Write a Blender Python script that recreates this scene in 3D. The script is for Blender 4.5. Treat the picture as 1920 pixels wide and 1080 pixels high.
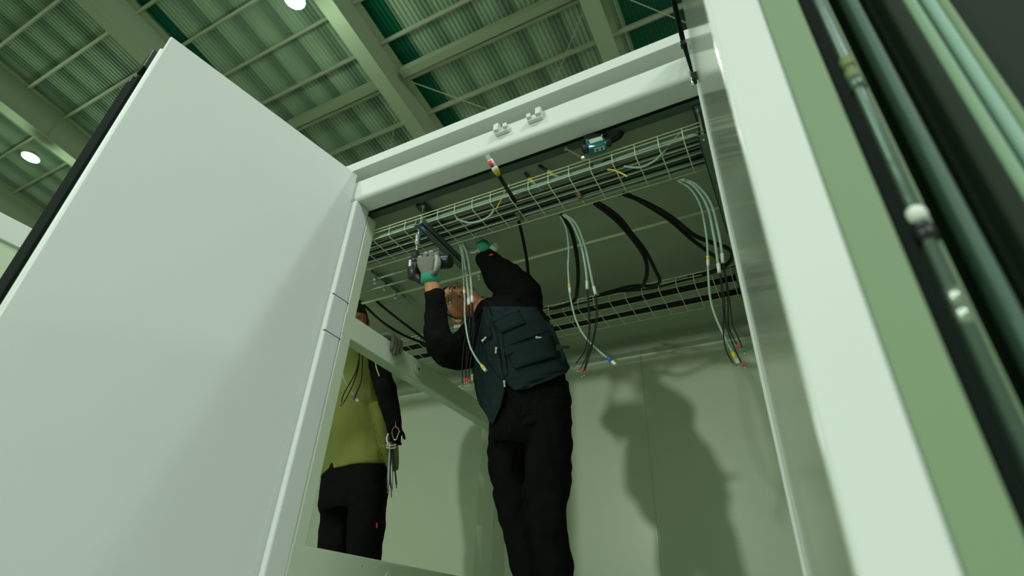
import bpy, bmesh, math, random
import numpy as np
from mathutils import Vector, Matrix, noise
from mathutils.bvhtree import BVHTree
random.seed(4)
for o in list(bpy.data.objects): bpy.data.objects.remove(o)
SC = bpy.context.scene
COL = SC.collection
# ------------------------------------------------------------------ frame of the place
# One unit U of the survey is 1.5 m; x along the cabinet front, y into the cabinet, z up,
# measured from the camera, which stands CZ metres over the hall floor.
U = 1.5
CZ = 0.75
_r = np.array([0.97486541, 0.27436022, -0.41871271]); _t = np.linalg.norm(_r); _k = _r / _t
_K = np.array([[0, -_k[2], _k[1]], [_k[2], 0, -_k[0]], [-_k[1], _k[0], 0]])
R = np.eye(3) + math.sin(_t) * _K + (1 - math.cos(_t)) * _K @ _K
F = 1035.7
def W(x, y, z): return Vector((x * U, y * U, z * U + CZ))
def at(px, py, ax, v):
    """survey point seen in direction (px,py) at its real coordinate v on axis ax"""
    d = R.T @ np.array([px - 960, py - 540, F]); p = d * v / d[ax]
    return W(*p)
def atY(px, py, Y): return at(px, py, 1, Y)
def depth(p):
    c = np.array([p.x, p.y, p.z - CZ]); return float(R[2] @ c)
def pxm(p, n): return n * depth(p) / F      # n pixels of size at point p, in metres
CR, CD, CF = Vector(R[0]), Vector(R[1]), Vector(R[2])

# ------------------------------------------------------------------ camera
cam = bpy.data.cameras.new('camera'); co = bpy.data.objects.new('camera', cam); COL.objects.link(co)
cam.sensor_width = 36; cam.lens = F / 1920 * 36
M = Matrix.Identity(4)
for i in range(3):
    M[i][0] = R[0][i]; M[i][1] = -R[1][i]; M[i][2] = -R[2][i]
M[2][3] = CZ
co.matrix_world = M
cam.clip_start = 0.02; cam.clip_end = 200
cam.dof.use_dof = True; cam.dof.focus_distance = 2.75; cam.dof.aperture_fstop = 2.6
SC.camera = co
# ------------------------------------------------------------------ light
wd = bpy.data.worlds.new('world'); SC.world = wd; wd.use_nodes = True
bg = wd.node_tree.nodes['Background']; bg.inputs[0].default_value = (0.52, 0.82, 0.40, 1); bg.inputs[1].default_value = 0.42
SC.view_settings.view_transform = 'Standard'; SC.view_settings.look = 'None'
SC.view_settings.gamma = 1; SC.view_settings.exposure = 0.10; SC.view_settings.use_curve_mapping = False
def area(name, loc, target, size, power, color):
    l = bpy.data.lights.new(name, 'AREA'); l.shape = 'DISK'; l.size = size; l.energy = power; l.color = color
    o = bpy.data.objects.new(name, l); COL.objects.link(o); o.location = loc
    o.rotation_euler = (Vector(target) - Vector(loc)).to_track_quat('-Z', 'Y').to_euler(); return o
# floodlight standing in the hall behind the photographer, shining into the cabinet
TGT = W(-0.9, 1.2, 0.9)
area('floodlight', TGT - Vector((0.190, 1.0, -0.090)) * 6.5, TGT, 0.30, 118, (0.86, 0.98, 0.86))
# added broad fill for doors and header, standing in for unseen high bays
area('right_fill_light', (9.6, -7.4, 11.0), (-1.2, 0.9, 1.5), 3.0, 900, (0.94, 0.92, 1.02))

# ------------------------------------------------------------------ materials
def mat(name, col, rough=0.5, metal=0.0, coat=0.0, bump=0.0, bscale=60, var=0.0, vscale=4, emit=None, spec=0.5, trans=0.0):
    m = bpy.data.materials.new(name); m.use_nodes = True; nt = m.node_tree; b = nt.nodes['Principled BSDF']
    b.inputs['Base Color'].default_value = (*col, 1); b.inputs['Roughness'].default_value = rough
    b.inputs['Metallic'].default_value = metal; b.inputs['Coat Weight'].default_value = coat
    b.inputs['Coat Roughness'].default_value = 0.12
    b.inputs['Specular IOR Level'].default_value = spec; b.inputs['Transmission Weight'].default_value = trans
    tc = nt.nodes.new('ShaderNodeTexCoord')
    if var > 0:
        n = nt.nodes.new('ShaderNodeTexNoise'); n.inputs['Scale'].default_value = vscale; n.inputs['Detail'].default_value = 4
        nt.links.new(tc.outputs['Object'], n.inputs['Vector'])
        r = nt.nodes.new('ShaderNodeMix'); r.data_type = 'RGBA'
        r.inputs['A'].default_value = (*[c * (1 - var) for c in col], 1); r.inputs['B'].default_value = (*[min(1, c * (1 + var)) for c in col], 1)
        nt.links.new(n.outputs['Fac'], r.inputs['Factor']); nt.links.new(r.outputs['Result'], b.inputs['Base Color'])
    if bump > 0:
        n = nt.nodes.new('ShaderNodeTexNoise'); n.inputs['Scale'].default_value = bscale; n.inputs['Detail'].default_value = 3
        nt.links.new(tc.outputs['Object'], n.inputs['Vector'])
        bp = nt.nodes.new('ShaderNodeBump'); bp.inputs['Strength'].default_value = bump; bp.inputs['Distance'].default_value = 0.01
        nt.links.new(n.outputs['Fac'], bp.inputs['Height']); nt.links.new(bp.outputs['Normal'], b.inputs['Normal'])
    if emit:
        b.inputs['Emission Color'].default_value = (*emit[0], 1); b.inputs['Emission Strength'].default_value = emit[1]
    return m
PAINT = mat('white_powder_coat', (0.68, 0.72, 0.70), 0.55, spec=0.3, coat=0.0, bump=0.04, bscale=220, var=0.02)
PAINT_IN = mat('grey_cabinet_enamel', (0.55, 0.64, 0.49), 0.38, coat=0.4, bump=0.03, bscale=200, var=0.05, vscale=2)
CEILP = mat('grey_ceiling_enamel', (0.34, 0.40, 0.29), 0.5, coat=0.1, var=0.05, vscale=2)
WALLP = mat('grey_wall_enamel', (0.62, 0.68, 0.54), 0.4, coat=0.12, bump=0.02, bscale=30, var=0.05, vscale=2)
RUBBER = mat('black_rubber', (0.004, 0.008, 0.006), 0.75, bump=0.1, spec=0.1)
BLACKPL = mat('black_plastic', (0.014, 0.016, 0.015), 0.35)
WIREM = mat('galvanised_wire', (0.72, 0.78, 0.55), 0.45)
ZINC = mat('zinc_steel', (0.45, 0.52, 0.46), 0.3, metal=0.85, bump=0.05)
BRIGHT = mat('bright_zinc', (0.75, 0.82, 0.78), 0.22, metal=0.9)
STRUTM = mat('strut_steel', (0.13, 0.19, 0.16), 0.4, metal=0.6, bump=0.1)
GREYCAB = mat('grey_cable_sheath', (0.30, 0.42, 0.36), 0.45)
DARKTEAL = mat('dark_teal_sheath', (0.035, 0.07, 0.06), 0.5)
PURPLE = mat('purple_sheath', (0.09, 0.015, 0.09), 0.5)
BLACKCAB = mat('black_cable_sheath', (0.005, 0.006, 0.005), 0.55, spec=0.25)
YEL = mat('yellow_plastic', (0.72, 0.58, 0.03), 0.45)
RED = mat('red_plastic', (0.70, 0.02, 0.04), 0.45)
BLUE = mat('blue_plastic', (0.02, 0.13, 0.55), 0.4)
DBLUE = mat('dark_blue_plastic', (0.01, 0.05, 0.12), 0.4)
TEALTIP = mat('teal_ferrule', (0.02, 0.17, 0.20), 0.4)
WHITEPL = mat('white_plastic', (0.72, 0.76, 0.70), 0.4)
CLEAR = mat('clear_plastic', (0.75, 0.80, 0.74), 0.15, trans=0.35)
CREAM = mat('cream_plastic', (0.62, 0.60, 0.45), 0.5)
BROWNM = mat('brass_clip', (0.28, 0.23, 0.13), 0.45, metal=0.5, var=0.3, vscale=60)
TEALBOX = mat('teal_paint', (0.0, 0.16, 0.19), 0.35, coat=0.3)
JACKET = mat('black_cotton', (0.0045, 0.0055, 0.0045), 0.9, bump=0.35, bscale=90, spec=0.08)
TROUSER = mat('black_trouser_cloth', (0.0040, 0.0045, 0.0038), 0.9, bump=0.3, bscale=160, spec=0.06)
VESTM = mat('dark_navy_canvas', (0.0065, 0.017, 0.018), 0.85, bump=0.35, bscale=220, var=0.1, vscale=20, spec=0.2)
OLIVE = mat('olive_canvas', (0.145, 0.165, 0.035), 0.85, bump=0.25, bscale=180, var=0.08, vscale=10, spec=0.2)
SKIN = mat('skin', (0.50, 0.21, 0.095), 0.5, bump=0.05, bscale=140, var=0.06, vscale=25)
LIP = mat('lip', (0.20, 0.06, 0.05), 0.45)
HAIR = mat('black_hair', (0.006, 0.006, 0.005), 0.6, bump=0.4, bscale=300)
EYEW = mat('eye_white', (0.5, 0.52, 0.48), 0.2)
IRIS = mat('dark_iris', (0.012, 0.008, 0.006), 0.1)
GLOVEG = mat('grey_knit_glove', (0.17, 0.17, 0.14), 0.85, bump=0.4, bscale=350)
GLOVEL = mat('pale_glove_coating', (0.30, 0.36, 0.29), 0.7, bump=0.2, bscale=200)
CUFFG = mat('green_glove_cuff', (0.02, 0.24, 0.15), 0.8, bump=0.3, bscale=400)
ROOFM = mat('roof_sheet', (0.185, 0.275, 0.19), 0.5, metal=0.1)
STEELP = mat('painted_steel', (0.30, 0.36, 0.24), 0.55, bump=0.05)
PURLM = mat('purlin_steel', (0.42, 0.46, 0.32), 0.55)
GREENSHEET = mat('green_skylight_sheet', (0.0, 0.11, 0.055), 0.35)
CONC = mat('concrete', (0.24, 0.27, 0.20), 0.6, var=0.15, vscale=1)
LAMPE = mat('lamp_lens', (0.9, 1, 0.95), 0.3, emit=((0.85, 1.0, 0.93), 22))
RODY = mat('yellow_green_tag', (0.16, 0.21, 0.07), 0.5)
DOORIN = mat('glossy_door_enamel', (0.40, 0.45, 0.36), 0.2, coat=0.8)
RETG = mat('green_grey_finish', (0.21, 0.30, 0.18), 0.6, spec=0.3)  # even tone, darker and greener than the white door edge
RECM = mat('beige_recess_shade', (0.36, 0.38, 0.25), 0.7, var=0.15, vscale=3)  # beige recess colour, darkened to hold the shade under the roof edge
DARKP = mat('dark_green_panel', (0.010, 0.022, 0.011), 0.7, spec=.2)
RIBM = mat('rib_enamel', (0.20, 0.33, 0.21), 0.6)
RIBB = mat('pale_blue_rib_enamel', (0.26, 0.42, 0.35), 0.6)
DARKRIB = mat('dark_blue_green_rib', (0.05, 0.11, 0.075), 0.6)

# roof sheet: broad dull and clean lengths side by side, a pattern of the sheets themselves
def sheet_variation(m):
    nt = m.node_tree; b = nt.nodes['Principled BSDF']
    tc = nt.nodes.new('ShaderNodeTexCoord'); sx = nt.nodes.new('ShaderNodeSeparateXYZ'); nt.links.new(tc.outputs['Object'], sx.inputs[0])
    mu = nt.nodes.new('ShaderNodeMath'); mu.operation = 'MULTIPLY'; mu.inputs[1].default_value = 1 / 0.93; nt.links.new(sx.outputs['X'], mu.inputs[0])
    fl = nt.nodes.new('ShaderNodeMath'); fl.operation = 'FRACT'; nt.links.new(mu.outputs[0], fl.inputs[0])
    rp = nt.nodes.new('ShaderNodeValToRGB'); cr = rp.color_ramp
    cr.elements[0].position = 0.0; cr.elements[0].color = (0.15, 0.24, 0.15, 1); cr.elements[1].position = 1; cr.elements[1].color = (0.22, 0.33, 0.22, 1)
    for p, c in ((0.30, (0.12, 0.20, 0.125, 1)), (0.36, (0.42, 0.56, 0.40, 1)), (0.70, (0.46, 0.60, 0.43, 1))):
        e = cr.elements.new(p); e.color = c
    nt.links.new(fl.outputs[0], rp.inputs[0])
    nz = nt.nodes.new('ShaderNodeTexNoise'); nz.inputs['Scale'].default_value = 0.9; nt.links.new(tc.outputs['Object'], nz.inputs['Vector'])
    mx = nt.nodes.new('ShaderNodeMix'); mx.data_type = 'RGBA'; nt.links.new(nz.outputs['Fac'], mx.inputs['Factor'])
    mx.inputs['A'].default_value = (0.24, 0.35, 0.24, 1); nt.links.new(rp.outputs[0], mx.inputs['B'])
    nt.links.new(mx.outputs['Result'], b.inputs['Base Color'])
sheet_variation(ROOFM)

# ------------------------------------------------------------------ builders
class MB:
    def __init__(s): s.v = []; s.f = []
    def add(s, vs, fs):
        n = len(s.v); s.v += [Vector(v) for v in vs]; s.f += [tuple(i + n for i in f) for f in fs]; return s
    def box(s, a, b):      # survey coordinates, axis aligned
        (x0, y0, z0), (x1, y1, z1) = a, b
        return s.hexa([W(x, y, z) for z in (z0, z1) for x, y in ((x0, y0), (x1, y0), (x1, y1), (x0, y1))])
    def hexa(s, p): return s.add(p, [(3, 2, 1, 0), (4, 5, 6, 7), (0, 1, 5, 4), (1, 2, 6, 5), (2, 3, 7, 6), (3, 0, 4, 7)])
    def obox(s, c, ax, ay, az):   # centre and three half axes, metres
        c = Vector(c); return s.hexa([c + x * ax + y * ay + z * az for z in (-1, 1) for x, y in ((-1, -1), (1, -1), (1, 1), (-1, 1))])
    def prism(s, prof, x0, x1):   # profile in survey (y,z) pushed along x
        n = len(prof); vs = [W(x0, y, z) for y, z in prof] + [W(x1, y, z) for y, z in prof]
        return s.add(vs, [tuple(range(n)), tuple(range(2 * n - 1, n - 1, -1))] + [(i, (i + 1) % n + 0, (i + 1) % n + n, i + n)[::-1] for i in range(n)])
    def tube(s, pts, r, n=8, smooth=0, cap=True):
        pts = [Vector(p) for p in pts]
        rr = r if isinstance(r, (list, tuple)) else [r] * len(pts)
        if smooth and len(pts) > 2: pts, rr = crom(pts, list(rr), smooth)
        up = None; rings = []
        for i, p in enumerate(pts):
            t = (pts[min(i + 1, len(pts) - 1)] - pts[max(i - 1, 0)])
            if t.length < 1e-9: t = Vector((0, 0, 1))
            t.normalize()
            if up is None:
                up = Vector((0, 0, 1)) if abs(t.z) < 0.9 else Vector((1, 0, 0))
            up = (up - t * up.dot(t)).normalized(); sd = t.cross(up)
            rings.append([p + (up * math.cos(a) + sd * math.sin(a)) * rr[i] for a in [2 * math.pi * k / n for k in range(n)]])
        vs = [v for g in rings for v in g]; m = len(rings)
        fs = [(i * n + k, i * n + (k + 1) % n, (i + 1) * n + (k + 1) % n, (i + 1) * n + k) for i in range(m - 1) for k in range(n)]
        if cap: fs += [tuple(range(n - 1, -1, -1)), tuple(range((m - 1) * n, m * n))]
        return s.add(vs, fs)
    def sphere(s, c, r, n=12, sc=(1, 1, 1)):
        c = Vector(c); vs = []; fs = []
        for i in range(n + 1):
            th = math.pi * i / n
            for k in range(2 * n):
                ph = math.pi * k / n
                vs.append(c + Vector((r * sc[0] * math.sin(th) * math.cos(ph), r * sc[1] * math.sin(th) * math.sin(ph), r * sc[2] * math.cos(th))))
        m = 2 * n
        for i in range(n):
            for k in range(m): fs.append((i * m + k, (i + 1) * m + k, (i + 1) * m + (k + 1) % m, i * m + (k + 1) % m))
        return s.add(vs, fs)
    def loft(s, rings, n=24, dirv=None, power=2.0):
        """rings: (centre, half width, half depth); depth axis follows dirv (towards the viewer side)"""
        dv = Vector(dirv) if dirv is not None else CF; out = []; m = len(rings)
        for i, (c, a, b) in enumerate(rings):
            t = (rings[min(i + 1, m - 1)][0] - rings[max(i - 1, 0)][0]).normalized()
            d = (dv - t * dv.dot(t)).normalized(); l = t.cross(d)
            for k in range(n):
                q = 2 * math.pi * k / n; cx, sx = math.cos(q), math.sin(q)
                e = 2 / power
                out.append(c + l * a * math.copysign(abs(cx) ** e, cx) + d * b * math.copysign(abs(sx) ** e, sx))
        fs = [(i * n + k, i * n + (k + 1) % n, (i + 1) * n + (k + 1) % n, (i + 1) * n + k) for i in range(m - 1) for k in range(n)]
        fs += [tuple(range(n - 1, -1, -1)), tuple(range((m - 1) * n, m * n))]
        return s.add(out, fs)
    def build(s, name, m, parent=None, smooth=False, bevel=0, origin=None):
        me = bpy.data.meshes.new(name)
        org = Vector(origin) if origin is not None else (parent_loc(parent) if parent else (sum(s.v, Vector()) / len(s.v)))
        me.from_pydata([v - org for v in s.v], [], s.f)
        bm = bmesh.new(); bm.from_mesh(me); bmesh.ops.recalc_face_normals(bm, faces=bm.faces); bm.to_mesh(me); bm.free()
        me.materials.append(m)
        if smooth:
            for p in me.polygons: p.use_smooth = True
        o = bpy.data.objects.new(name, me); COL.objects.link(o)
        if parent: o.parent = parent
        else: o.location = org
        if bevel:
            b = o.modifiers.new('bevel', 'BEVEL'); b.width = bevel; b.segments = 3; b.limit_method = 'ANGLE'; b.angle_limit = math.radians(50)
            for p in me.polygons: p.use_smooth = True
            wn = o.modifiers.new('weighted', 'WEIGHTED_NORMAL'); wn.keep_sharp = False; wn.weight = 90
        return o
def parent_loc(p):
    v = Vector()
    while p: v = v + p.location; p = p.parent
    return v
def crom(pts, rr, k):
    out = []; ro = []
    for i in range(len(pts) - 1):
        p0 = pts[max(i - 1, 0)]; p1 = pts[i]; p2 = pts[i + 1]; p3 = pts[min(i + 2, len(pts) - 1)]
        for j in range(k):
            t = j / k
            out.append(0.5 * ((2 * p1) + (p2 - p0) * t + (2 * p0 - 5 * p1 + 4 * p2 - p3) * t * t + (3 * p1 - p0 - 3 * p2 + p3) * t ** 3))
            ro.append(rr[i] * (1 - t) + rr[i + 1] * t)
    out.append(pts[-1]); ro.append(rr[-1]); return out, ro
def tag(o, label=None, cat=None, group=None, kind=None):
    if label: o['label'] = label
    if cat: o['category'] = cat
    if group: o['group'] = group
    if kind: o['kind'] = kind
    return o
def thing(name, loc, label, cat, group=None):
    o = bpy.data.objects.new(name, None); COL.objects.link(o); o.location = loc; o.empty_display_size = 0.05
    return tag(o, label, cat, group)
def T(pts, r, name, m, parent=None, smooth=6, n=8): return MB().tube(pts, r, n, smooth).build(name, m, parent, True)

# ================================================================== HALL
RS = 1.15                                   # roof survey scaled about the camera to a real hall height
def RWd(x, y, z): return W(x * RS, y * RS, z * RS)
H0 = 8.0
def rz(y): return H0 - 0.144 * y
tag(MB().box((-22, -12, -0.501), (8, 22, -0.5)).build('floor', CONC), kind='structure')
# corrugated sheets, one mesh with the real wave
def sheet(x0, x1, y0, y1, name, m, dz=0.0, kind='structure'):
    p = 0.071; n = int((x1 - x0) / p); vs = []; fs = []
    for i in range(n + 1):
        for dx, h in ((0, 0), (.28, 0), (.42, 1), (.86, 1)):
            x = x0 + (i + dx) * p
            for y in (y0, y1): vs.append(RWd(x, y, rz(y) + 0.030 * h + dz))
    for i in range((n + 1) * 4 - 1): fs.append((2 * i, 2 * i + 1, 2 * i + 3, 2 * i + 2))
    return tag(MB().add(vs, fs).build(name, m), kind=kind)
RX = [-13.55, -10.52, -7.42, -4.30, -1.16, 1.98]
SKY = [(-7.36, -7.12), (-4.24, -3.90), (-0.93, 0.6)]
xs = -16.5
cuts = []
for a, b in SKY: cuts.append((xs, a)); xs = b
cuts.append((xs, 5.0))
# ceiling sheets parented under one ceiling
cl = tag(bpy.data.objects.new('ceiling', None), kind='structure'); COL.objects.link(cl)
for a, b in cuts:
    o = sheet(a, b, -3.5, 15, 'roof_sheet', ROOFM, kind=None); o.parent = cl
    if 'kind' in o: del o['kind']
for i, (a, b) in enumerate(SKY):
    sheet(a, b, -3.5, 15, 'window_%d' % (i + 1), GREENSHEET)
trim = [0]
def struct(mb, m, bevel=0):
    trim[0] += 1; return tag(mb.build('trim_%d' % trim[0], m, None, False, bevel), kind='structure')
# rafters: I-beams running down the slope
for x in RX:
    mb = MB(); hw = 0.115
    for (xa, xb, za, zb) in ((x - hw, x + hw, -0.72, -0.70), (x - 0.012, x + 0.012, -0.70, -0.12), (x - hw, x + hw, -0.12, -0.10)):
        mb.hexa([RWd(xx, yy, rz(yy) + z) for z in (za, zb) for xx, yy in ((xa, -3.5), (xb, -3.5), (xb, 15), (xa, 15))])
    struct(mb, STEELP)
# purlins: Z sections between rafters, one piece per bay
for j in range(-4, 18):
    y = 0.885 + j * 0.6305
    for a, b in zip(RX[:-1], RX[1:]):
        if y > 9 : continue
        mb = MB()
        a2, b2 = a + 0.02, b - 0.02
        mb.hexa([RWd(xx, yy, rz(y) + z) for z in (-0.135, -0.125) for xx, yy in ((a2, y - 0.045), (b2, y - 0.045), (b2, y), (a2, y))])
        mb.hexa([RWd(xx, yy, rz(y) + z) for z in (-0.135, -0.005) for xx, yy in ((a2, y - 0.006), (b2, y - 0.006), (b2, y + 0.006), (a2, y + 0.006))])
        struct(mb, PURLM)
# heavy tie beam
for a, b in zip(RX[2:-1], RX[3:]):
    mb = MB(); y = 3.845
    mb.hexa([RWd(xx, yy, rz(y) + z) for z in (-0.27, -0.15) for xx, yy in ((a + .1, y - 0.06), (b - .1, y - 0.06), (b - .1, y + 0.06), (a + .1, y + 0.06))])
    struct(mb, STEELP)
# brace rods
def rod(a, b, lab, dz=0):
    tag(MB().tube([RWd(a[0], a[1], rz(a[1]) - .2 - dz), RWd(b[0], b[1], rz(b[1]) - .2 - dz)], 0.012, 6).build('brace_rod', PURLM), lab, 'rod')
rod((-4.2, 4.0), (-1.25, 7.0), 'thin diagonal brace rod crossing the green roof strip above the header middle')
rod((-1.25, 4.0), (-4.2, 7.0), 'thin diagonal brace rod under the pale roof sheets above the header right half', .03)
rod((-4.4, 4.05), (-7.2, 7.0), 'thin diagonal brace rod under the roof just right of the white door corner')
rod((-1.0, 4.0), (1.9, 6.9), 'thin diagonal brace rod under the dark green roof sheets at the upper right')
# high bay lamps
def lamp(x, y, off, lab):
    p = RWd(x, y, rz(y) - off); t = thing('high_bay_lamp', p, lab, 'lamp', 'round high bay lamps under the hall roof')
    rr = 0.215
    mb = MB(); n = 32
    prof = [(rr * .25, .20), (rr * .5, .17), (rr * .9, .03), (rr * 1.04, 0.0), (rr * 1.0, -0.012)]
    vs = [p + Vector((q * math.cos(2 * math.pi * k / n), q * math.sin(2 * math.pi * k / n), h)) for q, h in prof for k in range(n)]
    fs = [(i * n + k, i * n + (k + 1) % n, (i + 1) * n + (k + 1) % n, (i + 1) * n + k) for i in range(len(prof) - 1) for k in range(n)] + [tuple(range(n))]
    mb.add(vs, fs).build('housing', STEELP, t, True)
    MB().tube([p + Vector((0, 0, -.012)), p + Vector((0, 0, .004))], rr * .98, 32).build('lens', LAMPE, t)
    MB().tube([p + Vector((0, 0, .2)), RWd(x, y, rz(y) - 0.02)], 0.008, 6).build('hanger', STEELP, t)
    l = bpy.data.lights.new('lamp_light', 'SPOT'); l.energy = 2700; l.spot_size = 2.2; l.spot_blend = .6; l.color = (0.90, 0.97, 0.92); l.shadow_soft_size = .25
    lo = bpy.data.objects.new('lamp_light', l); COL.objects.link(lo); lo.location = p - Vector((0, 0, .05))
    l = bpy.data.lights.new('lamp_uplight', 'POINT'); l.energy = 110; l.color = (0.80, 1.0, 0.80); l.shadow_soft_size = .25
    lo = bpy.data.objects.new('lamp_uplight', l); COL.objects.link(lo); lo.location = p - Vector((0, 0, .5))
    return t
lamp(-4.34, 2.04, 1.2, 'round lit high bay lamp cut by the top edge of the photo')
lamp(-10.44, 2.05, 1.2, 'round lit high bay lamp at the far left above the white door gasket')
for x, y, pw in ((1.76, 2.04, 900), (-4.34, -5.4, 2700), (1.76, -5.4, 900), (7.86, -5.4, 2000), (7.86, 2.04, 2700)):      # the same lamps further along the hall, out of the photo
    l = bpy.data.lights.new('lamp_light', 'SPOT'); l.energy = pw; l.spot_size = 2.2; l.spot_blend = .6; l.color = (0.90, 0.97, 0.92); l.shadow_soft_size = .3
    lo = bpy.data.objects.new('lamp_light', l); COL.objects.link(lo); lo.location = RWd(x, y, rz(y) - 1.25)
# neighbouring white cabinet at the far left
nb = thing('switchgear_cabinet', W(-3.6, 1.6, -0.4), 'plain white cabinet at the left edge, behind the open white door', 'cabinet')
MB().box((-4.6, -1.5, 1.48), (-3.1, 3.0, 1.597)).build('roof_cap', PAINT, nb, bevel=.006)
MB().box((-4.58, -1.48, -0.45), (-3.12, 2.98, 1.48)).build('body', PAINT_IN, nb, bevel=.006)

# ================================================================== CABINET
cab = thing('switchgear_cabinet', W(-0.9, 1.7, -0.15), 'large white switchgear cabinet with its doors standing open around the worker', 'cabinet')
FZ = -0.10
LP = -1.17; XL = -2.9; XR = -0.037; YB = 2.45; ZC = 1.275
# header: profile in y,z
MB().prism([(1.0, 1.262), (1.004, 1.2515), (1.013, 1.2457), (1.0687, 1.2457), (1.0687, 1.262), (1.05, 1.262), (1.065, 1.333), (1.003, 1.333), (1.0, 1.330)], XL, XR + .02).build('header_beam', PAINT, cab, bevel=.0015)
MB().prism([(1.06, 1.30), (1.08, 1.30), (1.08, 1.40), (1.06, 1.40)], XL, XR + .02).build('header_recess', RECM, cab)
MB().prism([(0.985, 1.379), (1.08, 1.379), (1.08, 1.425), (0.985, 1.420)], XL, XR + .02).build('roof_edge', PAINT, cab, bevel=.003)
MB().prism([(1.0687, 1.2425), (1.077, 1.2425), (1.077, 1.262), (1.0687, 1.262)], LP, XR).build('rubber_seal', RUBBER, cab)
MB().prism([(1.077, 1.250), (1.112, 1.250), (1.112, 1.275), (1.077, 1.275)], XL, XR).build('inner_flange', STRUTM, cab)
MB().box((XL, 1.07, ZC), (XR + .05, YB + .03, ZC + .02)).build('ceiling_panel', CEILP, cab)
MB().box((XL, 1.0, 1.425), (XR + .05, YB + .03, 1.43)).build('roof_panel', PAINT, cab)
MB().box((LP + .0, YB, FZ), (XR + .05, YB + .03, ZC)).build('back_panel', WALLP, cab)
MB().box((XL, YB, FZ), (LP - .004, YB + .03, ZC)).build('back_panel', WALLP, cab)
MB().box((LP + .55, YB - .0025, FZ), (LP + .556, YB, ZC - .02)).build('panel_seam', PAINT_IN, cab)
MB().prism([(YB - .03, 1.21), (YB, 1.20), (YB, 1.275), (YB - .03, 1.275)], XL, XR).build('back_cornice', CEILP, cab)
MB().box((XR, 1.07, FZ), (XR + .04, YB + .03, ZC)).build('side_panel', WALLP, cab)
MB().box((XL - .03, 1.0, FZ), (XL, YB + .03, 1.4)).build('side_panel', WALLP, cab)
MB().box((XL, 1.0, FZ - .12), (XR + .05, YB + .03, FZ)).build('floor_plate', PAINT_IN, cab)
# left post between the bays, stepped towards the inside
MB().box((-1.265, 1.0, FZ), (LP, 1.0687, 1.2457)).build('post', PAINT, cab, bevel=.012)
MB().box((-1.255, 1.0687, FZ), (LP - .001, 1.112, 1.227)).build('post_return', PAINT_IN, cab, bevel=.008)
MB().box((-1.255, 2.06, FZ), (LP, 2.17, ZC)).build('rear_post', WALLP, cab, bevel=.008)
def rail(z0, z1, y0, y1):
    r = MB().box((-1.216, y0, z0), (LP - .0005, y1, z1)).build('rail', PAINT_IN, cab, bevel=.009)
    return r
def cap(r, px, py, rad):
    c = at(px, py, 0, LP)
    MB().tube([c, c + Vector((.009, 0, 0))], rad, 28).build('cap', PAINT_IN, r, bevel=.003)
    MB().tube([c, c + Vector((.0105, 0, 0))], rad * .2, 12).build('cap_hole', BLACKPL, r)
r1 = rail(.762, .842, 1.066, 2.08); cap(r1, 783, 692, .033)
r2 = rail(-.02, .181, 1.066, 2.08); cap(r2, 729, 1085, .033)
for px, py in ((742, 682), (679, 1061)):
    c = at(px, py, 0, LP); MB().tube([c, c + Vector((.001, 0, 0))], .0022, 8).build('screw_hole', BLACKPL, cab)
for z in (.742, .867):   # seam where the rail bracket meets the post
    MB().box((-1.175, 1.0, z), (LP + .0006, 1.068, z + .0022)).build('post_seam', STRUTM, cab)
# right jamb
MB().box((XR - .006, .992, FZ), (XR + .07, 1.07, 1.2457)).build('post', PAINT, cab, bevel=.006)
# hinge lugs on the header
def lug(px, py, flip):
    c = at(px, py, 1, .998); h = MB()
    s = -1 if flip else 1
    h.obox(c + Vector((0, -.008, 0)), Vector((.036, 0, 0)), Vector((0, .009, 0)), Vector((0, 0, .008)))
    for dx, hh, w in ((s * .024, .020, .010), (-s * .022, .034, .013)):
        h.obox(c + Vector((dx, -.018, hh * .6)), Vector((w, 0, 0)), Vector((0, .016, 0)), Vector((0, 0, hh * .6)))
    q = c + Vector((-s * .022, -.018, .042)); h.sphere(q, .013, 8, (1, 1, .9))
    h.build('hinge_lug', PAINT, cab, bevel=.003)
lug(941, 252, True) if False else lug(943, 250, False)
lug(1005, 226, True)
# doors ---------------------------------------------------------------
def door(hx, hy, ex, ey, th, side, z0, z1, ztop_return):
    """hinge and free edge of the inner face; th thickness to the outside; side -1 left, +1 right"""
    h = Vector((hx, hy, 0)); e = Vector((ex, ey, 0)); u = (e - h).normalized(); nrm = Vector((side, 0, 0)); nrm = (nrm - u * nrm.dot(u)).normalized()
    def q(a, b, z): v = h + u * a + nrm * b; return W(v.x, v.y, z)
    L = (e - h).length
    def bx(a0, a1, b0, b1, za, zb): return MB().hexa([q(a, b, z) for z in (za, zb) for a, b in ((a0, b0), (a1, b0), (a1, b1), (a0, b1))])
    return L, bx, q
# left door: inner face towards the camera
L, bx, q = door(-1.185, .992, -1.290, .349, .1, -1, FZ + .03, 1.357, 1.32)
ld = bx(0, L, 0, .012, FZ + .03, 1.3566).build('door', PAINT, cab, bevel=.006)
bx(L - .02, L - .004, .010, .060, FZ + .03, 1.327).build('edge_return', PAINT, ld, bevel=.004)
bx(L - .3, L - .02, .012, .055, FZ + .05, 1.30).build('outer_skin', PAINT_IN, ld)
MB().tube([q(L - .004, .036, FZ + .04), q(L - .004, .036, 1.325)], .007 * U, 10).build('edge_bead', PAINT, ld, True)
MB().hexa([q(a, b, z) for z in (FZ + .03, 1.225) for a, b in ((L - .02, .060), (L + .009, .060), (L + .019, .120), (L - .02, .120))]).build('gasket', RUBBER, ld, bevel=.004)
bx(L - .03, L + .012, .060, .105, 1.262, 1.335).build('latch_block', BLACKPL, ld, bevel=.004)
bx(L - .03, L + .016, .108, .135, 1.205, 1.255).build('latch_block', BLACKPL, ld, bevel=.004)
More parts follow.
